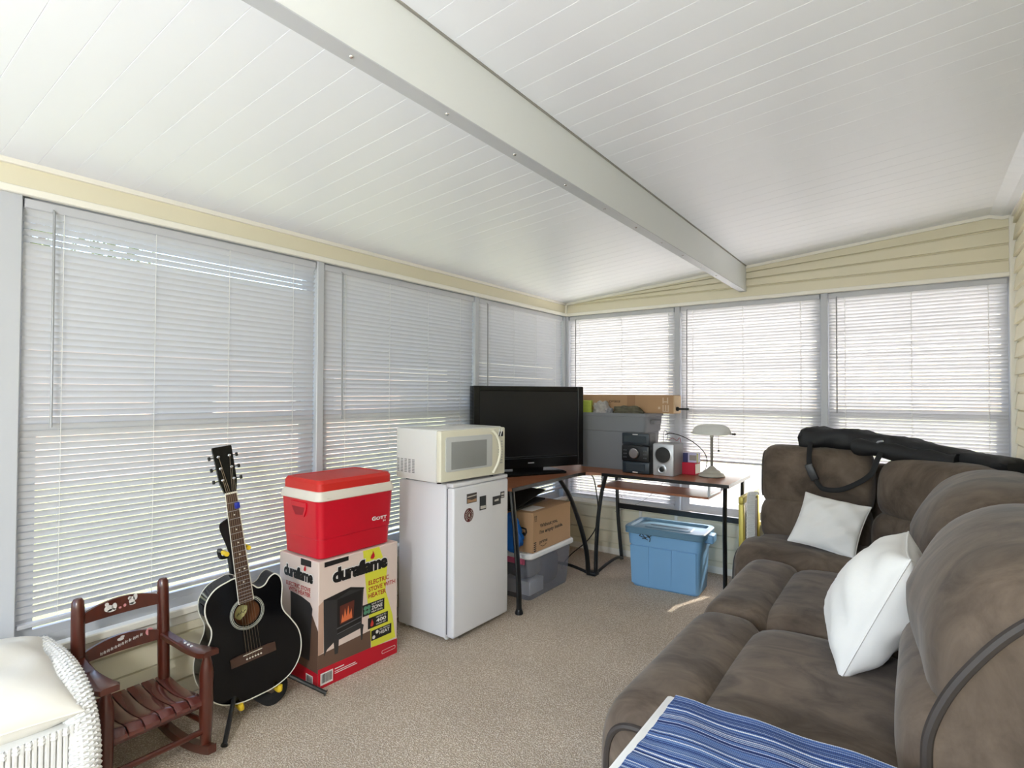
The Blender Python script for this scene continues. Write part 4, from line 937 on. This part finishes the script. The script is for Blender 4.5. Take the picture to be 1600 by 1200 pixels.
decal_text('slogan', ab, "I'm empty inside.", FA @ Matrix.Translation((.165*aw, .39*ah, 0)), .61*aw, .03, INK, .03, .0009, height=.125*ah)
decal_text('brand_word', ab, 'prime', FA @ Matrix.Translation((.16*aw, .155*ah, 0)), .20*aw, .03, INK, .02, .0009, height=.11*ah)
g = G(); g.tube([FA @ Vector((aw*(.185+.15*t), ah*(.135-.045*math.sin(math.pi*t)), .0005)) for t in [i/10 for i in range(11)]], .0016, 5); mk('brand_smile', g, INK, ab)
def arrow(u, v): return [(u*aw-.003, v*ah), (u*aw+.003, v*ah), (u*aw+.003, v*ah+.022), (u*aw+.007, v*ah+.022), (u*aw, v*ah+.031), (u*aw-.007, v*ah+.022), (u*aw-.003, v*ah+.022)]
decal_poly('handling_marks', ab, [arrow(.045, .80), arrow(.078, .80), [(.03*aw, .775*ah), (.095*aw, .775*ah), (.095*aw, .785*ah), (.03*aw, .785*ah)]]+[[(.02*aw, (.03+.05*k)*ah), (.078*aw, (.03+.05*k)*ah), (.078*aw, (.06+.05*k)*ah), (.02*aw, (.06+.05*k)*ah)] for k in range(5)], FA, INK, .0009)
FA2 = frame((-ad/2, -aw/2, 0), (1, 0, 0), (0, 0, 1))
pts = spline([(.18*ad, .42*ah, 0), (.42*ad, .33*ah, 0), (.65*ad, .36*ah, 0), (.80*ad, .47*ah, 0)], 6); g = G(); g.tube([FA2 @ Vector((p.x, p.y, .001)) for p in pts], [.004+.006*min(1, i/8) for i in range(len(pts))], 6, flat=(1, 1)); g.tube([FA2 @ Vector(q) for q in ((.62*ad, .58*ah, .001), (.74*ad, .60*ah, .001), (.83*ad, .58*ah, .001), (.84*ad, .50*ah, .001), (.80*ad, .42*ah, .001))], .006, 6); mk('brand_arrow', g, INK, ab)
mk('address_label', G().box(.02, .12, -.20, -.04, ah, ah+.0008), PWHT, ab, smooth=False); mk('packing_tape', G().box(-.03, .015, -aw/2, aw/2, ah, ah+.0006), mat('tape_tan', (160, 122, 88), .5), ab, smooth=False)
o = thing('blue_bag', 'bright blue plastic bag squeezed beside the shipping box', 'bag', (.32, 2.885, .312))
mk('bag', G().cushion((0, 0, .115), (.28, .05, .23), (5, 3, 4), 10, fn=crump), mat('blue_plastic', (26, 110, 206), .35), o, ang=180)
o = thing('black_folder', 'thin black folder slid on top of the shipping box', 'folder', (.30, 3.12, .566))
mk('cover', G().rbox(-.13, .12, -.24, .12, .0, .012, .003, 1, M=Matrix.Rotation(R(4), 4, 'X') @ Matrix.Translation((0, 0, .018))), BLKM, o, smooth=False)
mk('flap', G().rbox(-.13, .12, -.24, .14, .0, .006, .002, 1, M=Matrix.Rotation(R(12), 4, 'X') @ Matrix.Translation((0, 0, .062))), BLKM, o, smooth=False)

# blue lidded bin
BB = mat('bin_blue', (124, 172, 214), .42); BL_ = mat('bin_lid_slate', (92, 128, 152), .45)
bin_ = thing('storage_bin', 'light blue lidded storage bin on the carpet in front of the desk', 'bin', (1.105, 3.76, 0), R(3.6))
bin_b = [slay(.44, .25, .035, 0), slay(.452, .262, .035, .01)]
def fl_lay(w_, d, z, rib): 
    o = []
    for x, yy in rrect(w_, d, .035, 4): o.append((x, yy, z))
    return o
g = G().loft(bin_b+[slay(.478, .285, .038, .285), slay(.49, .297, .04, .288), slay(.505, .312, .04, .385)]); mk('bin_body', g, BB, bin_, ang=28)
for x in (-.165, -.01, .15):
    g = G(); g.loft([[(x-.06, -.128-.004, .02), (x+.06, -.128-.004, .02), (x+.06, -.12, .02), (x-.06, -.12, .02)], [(x-.065, -.146-.003, .28), (x+.065, -.146-.003, .28), (x+.065, -.138, .28), (x-.065, -.138, .28)]]); mk('panel_rib', g, BB, bin_, smooth=False)
g = G().loft([slay(.515, .322, .04, .365), slay(.535, .342, .045, .37), slay(.54, .346, .045, .405), slay(.525, .331, .042, .412), slay(.475, .281, .035, .412), slay(.465, .271, .035, .396), slay(.32, .15, .03, .396), slay(.31, .14, .03, .402)]); ld = mk('lid', g, BL_, bin_, ang=28)
mk('lid_slot', G().rbox(-.13, .13, -.008, .008, .4022, .4035, .0006, 1), mat('slot_dark', (50, 66, 80), .5), ld, smooth=False)
for sx in (-1, 1): mk('handle', G().rbox(sx*.275-.028, sx*.275+.028, -.055, .055, .335, .392, .012, 3), BB, bin_)
Mb = frame((-.16, -.158, .335), (1, 0, 0), (0, -.1, 1)); g = G()
for pts in ([(0, .02), (.02, .035), (.05, .03), (.07, .012)], [(.0, .02), (.03, .012), (.06, .018), (.085, .03)], [(.02, .0), (.04, .004), (.06, -.004)], [(.06, .03), (.075, .01), (.07, -.015)], [(.02, .035), (.03, .02), (.05, .0)]):
    g.tube([Mb @ Vector((p[0], p[1], .001)) for p in spline([(a, b, 0) for a, b in pts], 4)], .0022, 5)
mk('bird_emblem', g, INK, bin_)

# gold frame and wicker piece between desk and sofa
pf = thing('picture_frame', 'gold picture frame leaning between the desk and the sofa', 'picture frame', (1.585, 3.78, 0))
GOLD = mat('antique_gold', (196, 180, 84), .4, metal=.25)
Mf = Matrix.Translation((1.590, 3.715, .002)) @ Matrix.Rotation(R(-.5), 4, 'Y') @ frame((0, 0, 0), (0, 1, 0), (0, 0, 1))
g = W(pf); fw, fh, ft = .46, .665, .045
for q in ((0, fw, 0, ft), (0, fw, fh-ft, fh), (0, ft, ft, fh-ft), (fw-ft, fw, ft, fh-ft)): g.rbox(q[0], q[1], q[2], q[3], -.015, .015, .006, 2, M=Mf)
mk('frame', g, GOLD, pf); g = W(pf); g.box(ft, fw-ft, ft, fh-ft, -.006, .004, M=Mf); mk('picture', g, mat('dark_picture', (52, 56, 50), .4, var=.4, scale=6), pf, smooth=False)

WICK = mat('white_wicker', (232, 232, 230), .6)
def wicker_weave(g, P, nu, nv, r, amp):
    """basket weave: horizontal strands passing over and under upright rods on a surface P(u,v)->(point, normal)"""
    for j in range(nv):
        v = (j+.5)/nv; pts = []
        for i in range(nu*2+1):
            u = i/(nu*2); p, n = P(u, v); pts.append(p+n*amp*math.sin(math.pi*(i+j)))
            pts[-1] = p+n*(amp if (i//1+j) % 2 == 0 else -amp)
        g.tube(pts, r, 5)
wk = thing('wicker_stool', 'white wicker arm piece beside the far end of the sofa', 'wicker seat', (1.635, 3.74, 0))
def Pw(u, v):
    # rolled band: climbs and curls over at the top
    t = v; y0 = 3.715+.04*u
    if t < .8: p = Vector((1.616+.004*t/.8, y0+.02*math.sin(t*2), .05+.60*t/.8)); n = Vector((-.3, -1, 0)).normalized()
    else:
        a = (t-.8)/.2*math.pi*.75; p = Vector((1.620+.015*(1-math.cos(a)), y0+.02, .65+.05*math.sin(a))); n = Vector((-.3, -1, .2)).normalized()
    return p+Vector((.035*u, 0, 0)), n
g = W(wk); wicker_weave(g, Pw, 5, 62, .0052, .003); mk('woven_band', g, WICK, wk)
g = W(wk)
for i in range(6): g.tube([Pw(i/5, v/20)[0] for v in range(21)], .004, 5)
mk('rods', g, WICK, wk); 
mk('core', W(wk).loft([[tuple(Pw(u, v/20)[0]+Vector((.002, .012+d, 0))) for u, d in ((0, 0), (1, 0), (1, .05), (0, .05))] for v in range(0, 17)]), WICK, wk, smooth=False)

# power cable hanging under the desk
pc = thing('power_cable', 'black power cable hanging from the desk to the floor by the corner', 'cable', (.55, 3.7, 0))
g = W(pc); g.tube(spline([(.50, 3.70, DZ-.022), (.545, 3.70, .70), (.56, 3.72, .60), (.545, 3.78, .45), (.49, 3.86, .30), (.42, 3.84, .18), (.36, 3.70, .10), (.33, 3.62, .03), (.34, 3.60, .006)], 6), .0045, 6); mk('cable', g, BLKP, pc)
gw = thing('thin_wire', 'thin grey wire drooping under the desk across the far window', 'wire', (.76, 4.09, .5))
g = W(gw); g.tube(spline([(1.02, 4.0, DZ-.022), (.90, 4.05, .60), (.78, 4.10, .50), (.66, 4.14, .43), (.50, 4.17, .36)], 6), .002, 5); mk('grey_wire', g, mat('wire_grey', (150, 150, 150), .5), gw)

# ------------------------------------------------------------------ child's rocking chair
MAH = wood_mat('mahogany', (54, 18, 12), (92, 38, 22), 2, 9, .28, .5); MAHS = wood_mat('mahogany_seat', (74, 32, 28), (110, 56, 48), 0, 9, .25, .6)
rk = thing('child_rocking_chair', "child's dark mahogany rocking chair with painted squirrels on its back", 'rocking chair', (.26, .83, 0))
BPY = (.69, .962); FPY = (.682, .992)
g0 = [(.010, .0), (.019, .03), (.021, .10), (.019, .2), (.014, .235), (.021, .245), (.021, .25)]
for yy in BPY:
    g = W(rk); M = Matrix.Translation((.135, yy, .04)) @ Matrix.Rotation(R(-3.2), 4, 'Y')
    g.lathe([(.016, 0), (.020, .02), (.0205, .25), (.021, .40), (.020, .52), (.0185, .545), (.012, .556), (.0001, .558)], 16, M=M); mk('back_post', g, MAH, rk)
for yy in FPY:
    g = W(rk); g.lathe([(.012, .028), (.017, .05), (.0215, .12), (.0235, .20), (.022, .26), (.024, .30), (.019, .335), (.013, .362), (.013, .372)], 16, M=Matrix.Translation((.40, yy, 0))); mk('front_post', g, MAH, rk)
def backslat(z0, h, arch, x):
    g = W(rk); n = 16; ya, yb = BPY[0]+.012, BPY[1]-.012; lo = []
    for i in range(n+1):
        t = i/n; e = math.sin(math.pi*t)**.8; xx = x-.012*math.sin(math.pi*t); yy = ya+(yb-ya)*t
        lo.append([(xx-.006, yy, z0-.008*(1-e)*0), (xx+.006, yy, z0), (xx+.006, yy, z0+h+arch*e), (xx-.006, yy, z0+h+arch*e)])
    g.loft(lo); return mk('back_slat', g, MAH, rk)
s1 = backslat(.503, .034, .026, .110); s2 = backslat(.368, .034, .026, .118)
PW2 = mat('paint_white', (214, 210, 206), .6); PPK = mat('paint_pink', (206, 140, 142), .6)
def paint(name, polys, x, m, par): 
    g = W(rk)
    for p in polys: g.add([(x, a, b) for a, b in p], [tuple(range(len(p)))])
    o = mk(name, g, m, par, smooth=False); return o
xs = .1135
paint('painted_squirrel', [ell(.782, .533, .014, .012, 14), ell(.776, .549, .0065, .007, 10), ell(.80, .536, .008, .013, 10), ell(.792, .524, .014, .006, 10)], .1075, PW2, s1)
paint('painted_squirrel', [ell(.856, .541, .010, .015, 14), ell(.848, .552, .006, .006, 10), ell(.867, .552, .007, .013, 10), ell(.858, .529, .011, .005, 10)], .1075, PW2, s1)
paint('painted_acorn', [ell(.833, .530, .005, .006, 8), ell(.818, .526, .005, .004, 8)], .1075, PPK, s1)
paint('painted_lettering', [[(y0+dx, .377+.0023*k_+dy) for dx, dy in q] for k_, y0 in enumerate([.758, .769, .780, .791, .803, .814, .825, .836, .848, .862, .872, .885]) for q in ([(-.004, -.002), (-.002, .009), (0, .009), (-.001, -.002)], [(.001, -.002), (.003, .008), (.0045, .008), (.0035, -.002)], [(-.004, .002), (.004, .004), (.004, .006), (-.004, .004)])], .1165, PW2, s2)
paint('painted_emblem', [ell(.818, .413, .011, .006, 12), ell(.824, .420, .007, .004, 10)], .1165, PW2, s2)
paint('painted_apple', [ell(.912, .409, .013, .014, 16)], .1180, PPK, s2)
# armrests
for yy in FPY:
    g = W(rk); lo = []
    for i in range(13):
        t = i/12; x = .130+.305*t; hw = .018+.018*max(0, t-.35)/.65+(.0 if t < 1 else -.010); yc = BPY[0 if yy < .8 else 1]*(1-t)+yy*t; z = .384-.012*math.sin(math.pi*t)
        lo.append([(x, yc-hw, z-.010), (x, yc+hw, z-.010), (x, yc+hw, z+.006), (x, yc+hw*.7, z+.010), (x, yc-hw*.7, z+.010), (x, yc-hw, z+.006)])
    g.loft(lo); mk('armrest', g, MAH, rk)
paint('painted_dots', [], .1, PW2, rk) if 0 else None
g = W(rk)
for x in (.27, .295, .32): g.lathe([(.005, .392), (.005, .3965), (.0001, .3975)], 8, M=Matrix.Translation((x, .975, -.0115*math.sin(math.pi*(x-.13)/.305))))
mk('painted_dots', g, PW2, rk)
# seat slats, dipped
ns = 6; ys0, ys1 = .695, .982
for k_ in range(ns):
    a = ys0+(ys1-ys0)*k_/ns+.002; b = ys0+(ys1-ys0)*(k_+1)/ns-.002; g = W(rk); lo = []
    for i in range(13):
        t = i/12; x = .112+.298*t; z = .222+.012*t-.016*math.sin(math.pi*t)+(-.022*((t-.85)/.15)**2 if t > .85 else 0); lo.append([(x, a, z-.014), (x, b, z-.014), (x, b, z-.002), (x, b-.003, z), (x, a+.003, z), (x, a, z-.002)])
    g.loft(lo); mk('seat_slat', g, MAHS, rk)
g = W(rk); g.box(.375, .392, FPY[0]+.01, FPY[1]-.01, .18, .207); mk('seat_rail', g, MAH, rk, smooth=False); g = W(rk); g.box(.125, .14, BPY[0]+.01, BPY[1]-.01, .178, .203); mk('seat_rail', g, MAH, rk, smooth=False)
for yy, y2 in zip(BPY, FPY):
    mk('side_stretcher', W(rk).tube([(.14, yy, .125), (.40, y2, .125)], .0095, 10), MAH, rk)
    g = W(rk); lo = []
    for i in range(17):
        t = i/16; x = .055+.395*t; z = .004+.030*((2*t-1)**2); yc = yy*(1-t)+y2*t
        lo.append([(x, yc-.014, z), (x, yc+.014, z), (x, yc+.014, z+.030), (x, yc-.014, z+.030)])
    g.loft(lo); mk('rocker', g, MAH, rk)
mk('front_stretcher', W(rk).tube([(.402, FPY[0], .10), (.402, FPY[1], .10)], .0105, 10), MAH, rk)

# ------------------------------------------------------------------ wicker chair at lower left, with pillow
wc = thing('wicker_chair', 'white woven wicker armchair at the left edge beside the rocking chair', 'wicker chair', (.27, .30, 0))
XF = .50
g = W(wc); nr = 44                      # ribbed front skirt: upright reeds
rod = None
for k_ in range(nr):
    yy = -.02+.60*k_/(nr-1)
    if rod is None:
        rod = mk('reed', G().tube([(0, 0, .02), (0, 0, .355)], .0062, 6), WICK, wc); rod.location = (XF-wc.location.x, yy-wc.location.y, 0)
    else: share(rod, wc, (XF-wc.location.x, yy-wc.location.y, 0))
g = W(wc); g.box(.05, XF-.006, -.03, .585, .03, .35); mk('seat_box', g, WICK, wc, smooth=False)
g = W(wc)
for z in (.345, .335, .05): wicker_weave(g, lambda u, v, z=z: (Vector((XF, -.02+.60*u, z)), Vector((1, 0, 0))), 22, 1, .0055, .006)
mk('binding', g, WICK, wc)
def Parm(u, v):   # u around the roll section, v along the arm from the wall to the front and down
    pth = PA[min(int(v*(len(PA)-1)), len(PA)-2)]; nx_ = PA[min(int(v*(len(PA)-1)), len(PA)-2)+1]; f = v*(len(PA)-1)-int(min(v*(len(PA)-1), len(PA)-2)); p = pth.lerp(nx_, min(1, f)); d = (nx_-pth).normalized()
    side = Vector((0, 1, 0)); nn = side.cross(d).normalized()*-1; a = (u-.5)*math.pi*1.15
    return p+side*math.sin(a)*.036+nn*math.cos(a)*.036, side*math.sin(a)+nn*math.cos(a)
PA = spline([(.035, .60, .435), (.15, .602, .437), (.27, .602, .432), (.38, .60, .405), (.455, .598, .355), (.490, .598, .28), (.50, .598, .18), (.502, .598, .03)], 6)
g = W(wc); wicker_weave(g, Parm, 6, 92, .0052, .0032); mk('arm_weave', g, WICK, wc)
g = W(wc); g.tube(PA, .031, 12); mk('arm_core', g, WICK, wc)
g = W(wc)
for k_ in range(24): x = .06+.018*k_; g.tube([(x, .585, .03), (x, .585, .40)], .006, 6)
mk('arm_side', g, WICK, wc)
pillow('seat_pillow', 'cream cotton pillow lying on the white wicker chair', .55, .50, .24, basis((.235, .335, .425), (.05, .99, -.02), (-1, .03, .16)), m=mat('cream_cotton', (232, 228, 218), .9, bump=.15, bscale=30), seed=9, loc=(.24, .33, .36))

# ------------------------------------------------------------------ guitar on its stand
gt = thing('acoustic_guitar', 'black cutaway acoustic guitar standing on a tripod stand', 'guitar', (.30, 1.25, .08))
GBK = mat('guitar_gloss_black', (8, 8, 10), .1, spec=.3); BIND = mat('binding_cream', (226, 222, 208), .4); ROSE = wood_mat('rosewood', (52, 32, 26), (84, 56, 42), 1, 9, .45, .1); SPR = mat('soundbox_wood', (120, 74, 42), .6)
ax = Vector((-.08, -.116, 1.024)).normalized()
nh = Vector((math.cos(R(-10)), math.sin(R(-10)), 0)); nrm = (nh-ax*nh.dot(ax)).normalized(); rt = ax.cross(nrm).normalized()
MG_ = Matrix((rt, ax, nrm)).transposed().to_4x4(); MG_.translation = Vector((0, 0, 0))   # local: x right, y up the neck, z out of the top
half = [(0, 0), (.07, .004), (.135, .028), (.178, .075), (.196, .135), (.192, .195), (.168, .25), (.143, .295), (.137, .33)]
rightup = [(.144, .37), (.150, .405), (.146, .44), (.128, .462), (.104, .455), (.082, .432), (.055, .428), (.032, .45)]
leftup = [(-.02, .494), (-.06, .492), (-.105, .478), (-.138, .445), (-.15, .405), (-.146, .365)]
ctrl = [(x, yy, 0) for x, yy in half]+[(x, yy, 0) for x, yy in rightup]+[(x, yy, 0) for x, yy in leftup]+[(-x, yy, 0) for x, yy in half[:0:-1]]
out = [(p.x, p.y) for p in spline(ctrl, 4, True)]
g = G(MG_); g.loft([[(x, yy, -.098) for x, yy in out], [(x, yy, 0) for x, yy in out]], True, False); sd = mk('body_sides', g, GBK, gt, ang=40)
# top plate with a sound hole: ring loft from outline to hole
HC = (0, .345); HR = .05
def hole_pt(p): a = math.atan2(p[1]-HC[1], p[0]-HC[0]); return (HC[0]+HR*math.cos(a), HC[1]+HR*math.sin(a))
bm = bmesh.new(); vo = [bm.verts.new((x, yy, 0)) for x, yy in out]; eo = [bm.edges.new((vo[i], vo[(i+1) % len(vo)])) for i in range(len(vo))]
hl = ell(HC[0], HC[1], HR, HR, 32); vh = [bm.verts.new((x, yy, 0)) for x, yy in hl]; eh = [bm.edges.new((vh[i], vh[(i+1) % 32])) for i in range(32)]
bmesh.ops.triangle_fill(bm, edges=eo+eh, use_beauty=True)
bmesh.ops.recalc_face_normals(bm, faces=bm.faces)
if sum(f.normal.z for f in bm.faces) < 0: bmesh.ops.reverse_faces(bm, faces=bm.faces)
bm.verts.index_update(); g = G(MG_); g.add([v.co[:] for v in bm.verts], [[v.index for v in f.verts] for f in bm.faces]); bm.free(); mk('top_plate', g, GBK, gt, smooth=False)
g = G(MG_); g.tube([(x, yy, -.001) for x, yy in out+out[:1]], .0028, 6); mk('binding', g, BIND, gt)
g = G(MG_); g.tube([(x, yy, -.097) for x, yy in out+out[:1]], .0022, 6); mk('binding', g, BIND, gt)
g = G(MG_)
for rr, th in ((.056, .0011), (.0615, .0018), (.066, .0009)): g.tube([(x, yy, .0006) for x, yy in ell(HC[0], HC[1], rr, rr, 40)+[(HC[0]+rr, HC[1])]], th, 5)
mk('rosette', g, mat('rosette_grey', (176, 176, 164), .4), gt)
g = G(MG_); g.lathe([(.048, -.0), (.05, -.01), (.085, -.07), (.085, -.092), (.0001, -.092)], 28, M=Matrix.Translation((HC[0], HC[1], 0)), caps=False); mk('soundbox', g, SPR, gt)
g = G(MG_); g.add([(x, yy, -.045) for x, yy in [(-.044, .352), (-.03, .366), (.0, .368), (.016, .358), (.014, .34), (.0, .322), (-.018, .31), (-.03, .318), (-.04, .335)]], [tuple(range(9))[::-1]]); mk('paper_label', g, mat('label_olive', (186, 182, 124), .7), gt, smooth=False)

pts = [(-.028, .330), (-.02, .342), (-.024, .334), (-.012, .338), (-.008, .344), (-.004, .337), (.004, .342), (.008, .345)]; g = G(MG_); g.tube([(x, yy, -.0435) for x, yy in pts], .0012, 4); mk('label_script', g, INK, gt)
mk('preamp_panel', G(MG_).rbox(-.1515, -.1475, .385, .425, -.075, -.025, .001, 1), BLKM, gt, smooth=False)
# neck, fretboard, head
Y0, YN, YT = .392, .838, 1.034
g = G(MG_); lo = []
for t in [i/8 for i in range(9)]:
    yy = .47+(YN-.47)*t; hw = .0275-.006*t; d = .026-.004*t
    lo.append([(hw*math.cos(a), yy, .004-d*math.sin(a)) for a in [math.pi*k_/8 for k_ in range(9)]])
g.loft(lo); mk('neck', g, GBK, gt)
g = G(MG_); g.loft([[(-hw, yy, .003), (hw, yy, .003), (hw*.9, yy, .0095), (-hw*.9, yy, .0095)] for yy, hw in ((Y0, .0285), (YN, .0215))]); fbz = mk('fretboard', g, ROSE, gt, smooth=False)
for sx in (-1, 1):
    g = G(MG_); g.tube([(sx*.029, Y0, .007), (sx*.022, YN, .007)], .0016, 5); mk('fretboard_binding', g, BIND, gt)
g = G(MG_); g.tube([(-.028, Y0, .008), (.028, Y0, .008)], .0014, 5); mk('fretboard_binding', g, BIND, gt)
Lsc = YN-.197; 
for k_ in range(1, 21):
    yy = YN-Lsc*(1-2**(-k_/12)); 
    if yy < Y0+.004: break
    hw = .0215+.007*(YN-yy)/(YN-Y0); g = G(MG_); g.tube([(-hw*.92, yy, .0098), (hw*.92, yy, .0098)], .0009, 4); mk('fret', g, SILV, fbz)
g = G(MG_)
for k_ in (3, 5, 7, 9, 12, 15):
    a_f = YN-Lsc*(1-2**(-k_/12)); b_f = YN-Lsc*(1-2**(-(k_-1)/12)); yy = (a_f+b_f)/2; xs_ = (0,) if k_ != 12 else (-.01, .01)
    for x in xs_: g.lathe([(.0032, .0096), (.0032, .0104), (.0001, .0106)], 10, M=Matrix.Translation((x, yy, 0)))
mk('inlay_dots', g, BIND, fbz)
mk('nut', G(MG_).box(-.0225, .0225, YN, YN+.006, .002, .012), BIND, gt, smooth=False)
Mh = Matrix.Translation((0, YN+.004, .004)) @ Matrix.Rotation(R(-10), 4, 'X')
g = G(MG_); g.prism([(-.022, 0), (.022, 0), (.033, .045), (.037, .185), (.036, .192), (-.036, .192), (-.037, .185), (-.033, .045)], -.014, 0, M=Mh); mk('headstock', g, GBK, gt, smooth=False)
for sx in (-1, 1):
    for k_ in range(3):
        yy = .055+.048*k_; g = G(MG_); g.lathe([(.0055, 0), (.0055, .004), (.003, .006), (.003, .016), (.0001, .017)], 10, M=Mh @ Matrix.Translation((sx*.021, yy, 0))); tp = mk('tuning_post', g, CHROME, gt)
        g = G(MG_); g.tube([Mh @ Vector((sx*.033, yy, -.008)), Mh @ Vector((sx*.047, yy, -.008))], .0022, 6); g.rbox(sx*.052-.005, sx*.052+.005, yy-.008, yy+.008, -.014, -.002, .003, 2, M=Mh); mk('tuning_peg', g, BLKP, tp)
g = G(MG_); g.prism([(-.088, .152), (.088, .152), (.088, .186), (.06, .190), (-.06, .190), (-.088, .186)], 0, .008); br = mk('bridge', g, ROSE, gt, smooth=False)
mk('saddle', G(MG_).box(-.037, .037, .183, .1855, .006, .0115, M=Matrix.Rotation(R(1), 4, 'Z')), BIND, br, smooth=False)
for k_ in range(6):
    x = -.0275+.011*k_; g = G(MG_); g.lathe([(.0034, .008), (.0034, .010), (.0001, .0118)], 10, M=Matrix.Translation((x, .166, 0))); mk('bridge_pin', g, BIND, br)
    xn = -.0175+.007*k_; sp_h = Mh @ Vector(((-.021 if k_ < 3 else .021), .055+.048*((2-k_) if k_ < 3 else (k_-3)) if 0 else .055+.048*(k_ if k_ < 3 else 5-k_), .008))
    g = G(MG_); g.tube([(x, .166, .010), (x, .184, .0125), (xn, YN+.003, .0128), tuple(sp_h)], .00075 if k_ < 3 else .0005, 4); mk('string', g, mat('string_bronze', (150, 132, 108), .35, metal=.7), gt)
mk('capo_pick', G(MG_).rbox(.004, .024, .775, .80, .008, .022, .004, 2), mat('capo_blue', (28, 44, 150), .4), gt)
mk('strap_button', G(MG_).lathe([(.006, -.03), (.006, -.02)], 8), CHROME, gt)
STR = mat('strap_webbing', (24, 24, 26), .85)
g = G(MG_); g.tube(spline([(.0, .0, -.05), (.02, -.03, -.05), (.055, -.062, -.04), (.10, -.05, -.045), (.115, -.01, -.06), (.10, .05, -.108), (.06, .3, -.118), (.0, .6, -.075), (-.028, .70, -.045), (-.03, .73, -.03)], 6), .024, 8, flat=(1, .12)); mk('strap', g, STR, gt)

gs = thing('guitar_stand', 'black tripod guitar stand with yellow padded arms', 'stand', (.26, 1.25, 0))
YEL = mat('yellow_foam', (226, 190, 40), .7)
def gp(x, yy, z): return Vector(gt.location)+MG_ @ Vector((x, yy, z))
hub = gp(0, .10, -.15); hub = Vector((hub.x, hub.y, .20))
g = W(gs); top_ = gp(0, .56, -.13); g.tube([hub, top_], .011, 10); mk('upright', g, BLK, gs)
mk('hub', W(gs).lathe([(.02, -.05), (.024, -.03), (.024, .03), (.016, .05)], 14, M=Matrix.Translation(hub)), BLKP, gs)
for e in ((.40, 1.06), (.395, 1.50), (.05, 1.30)):
    g = W(gs); g.tube([hub, Vector((e[0], e[1], .012))], .009, 8); g.tube([Vector((e[0], e[1], .012)), Vector((e[0], e[1], .012))+(Vector((e[0], e[1], .012))-hub).normalized()*.004], .013, 8); mk('leg', g, BLK, gs)
for sx in (-1, 1):
    a = gp(sx*.075, -.012, -.10); b = gp(sx*.075, -.012, .016); c = gp(sx*.078, .012, .026)
    g = W(gs); g.tube([hub+Vector((0, 0, -.03)), a, a.lerp(b, .3)], .007, 8); mk('cradle_arm', g, BLK, gs)
    g = W(gs); g.tube(spline([a.lerp(b, .2), b, c], 4), .0095, 8); mk('cradle_pad', g, YEL, gs)
    t1 = gp(sx*.042, .60, -.115); t2 = gp(sx*.042, .60, .012)
    g = W(gs); g.tube(spline([top_, gp(sx*.035, .565, -.125), t1, t1.lerp(t2, .6)], 5), .008, 8); mk('neck_yoke', g, BLK, gs)
    g = W(gs); g.tube([t1.lerp(t2, .45), t1.lerp(t2, .85)], .0095, 8); mk('yoke_pad', g, YEL, gs)

# ------------------------------------------------------------------ unseen fill light added behind the camera
cf = thing('fill_globe', 'white globe added unseen behind the camera to brighten the room', 'light', (2.0, -.95, cz(2.0)))
mk('canopy', G().lathe([(.07, 0), (.07, -.02), (.03, -.04)], 24), WHITE, cf)
mk('stem', G().lathe([(.01, -.03), (.01, -.72)], 12), WHITE, cf)
def emit(name, k, c=(.97, .985, 1, 1)):
    em = bpy.data.materials.new(name); em.use_nodes = True; eb = em.node_tree.nodes['Principled BSDF']
    eb.inputs['Emission Color'].default_value = c; eb.inputs['Emission Strength'].default_value = k; return em
mk('globe', G().cushion((0, 0, -.84), (.28, .28, .28), 2, 10), emit('fill_globe_glow', FILL_GLOW), cf)
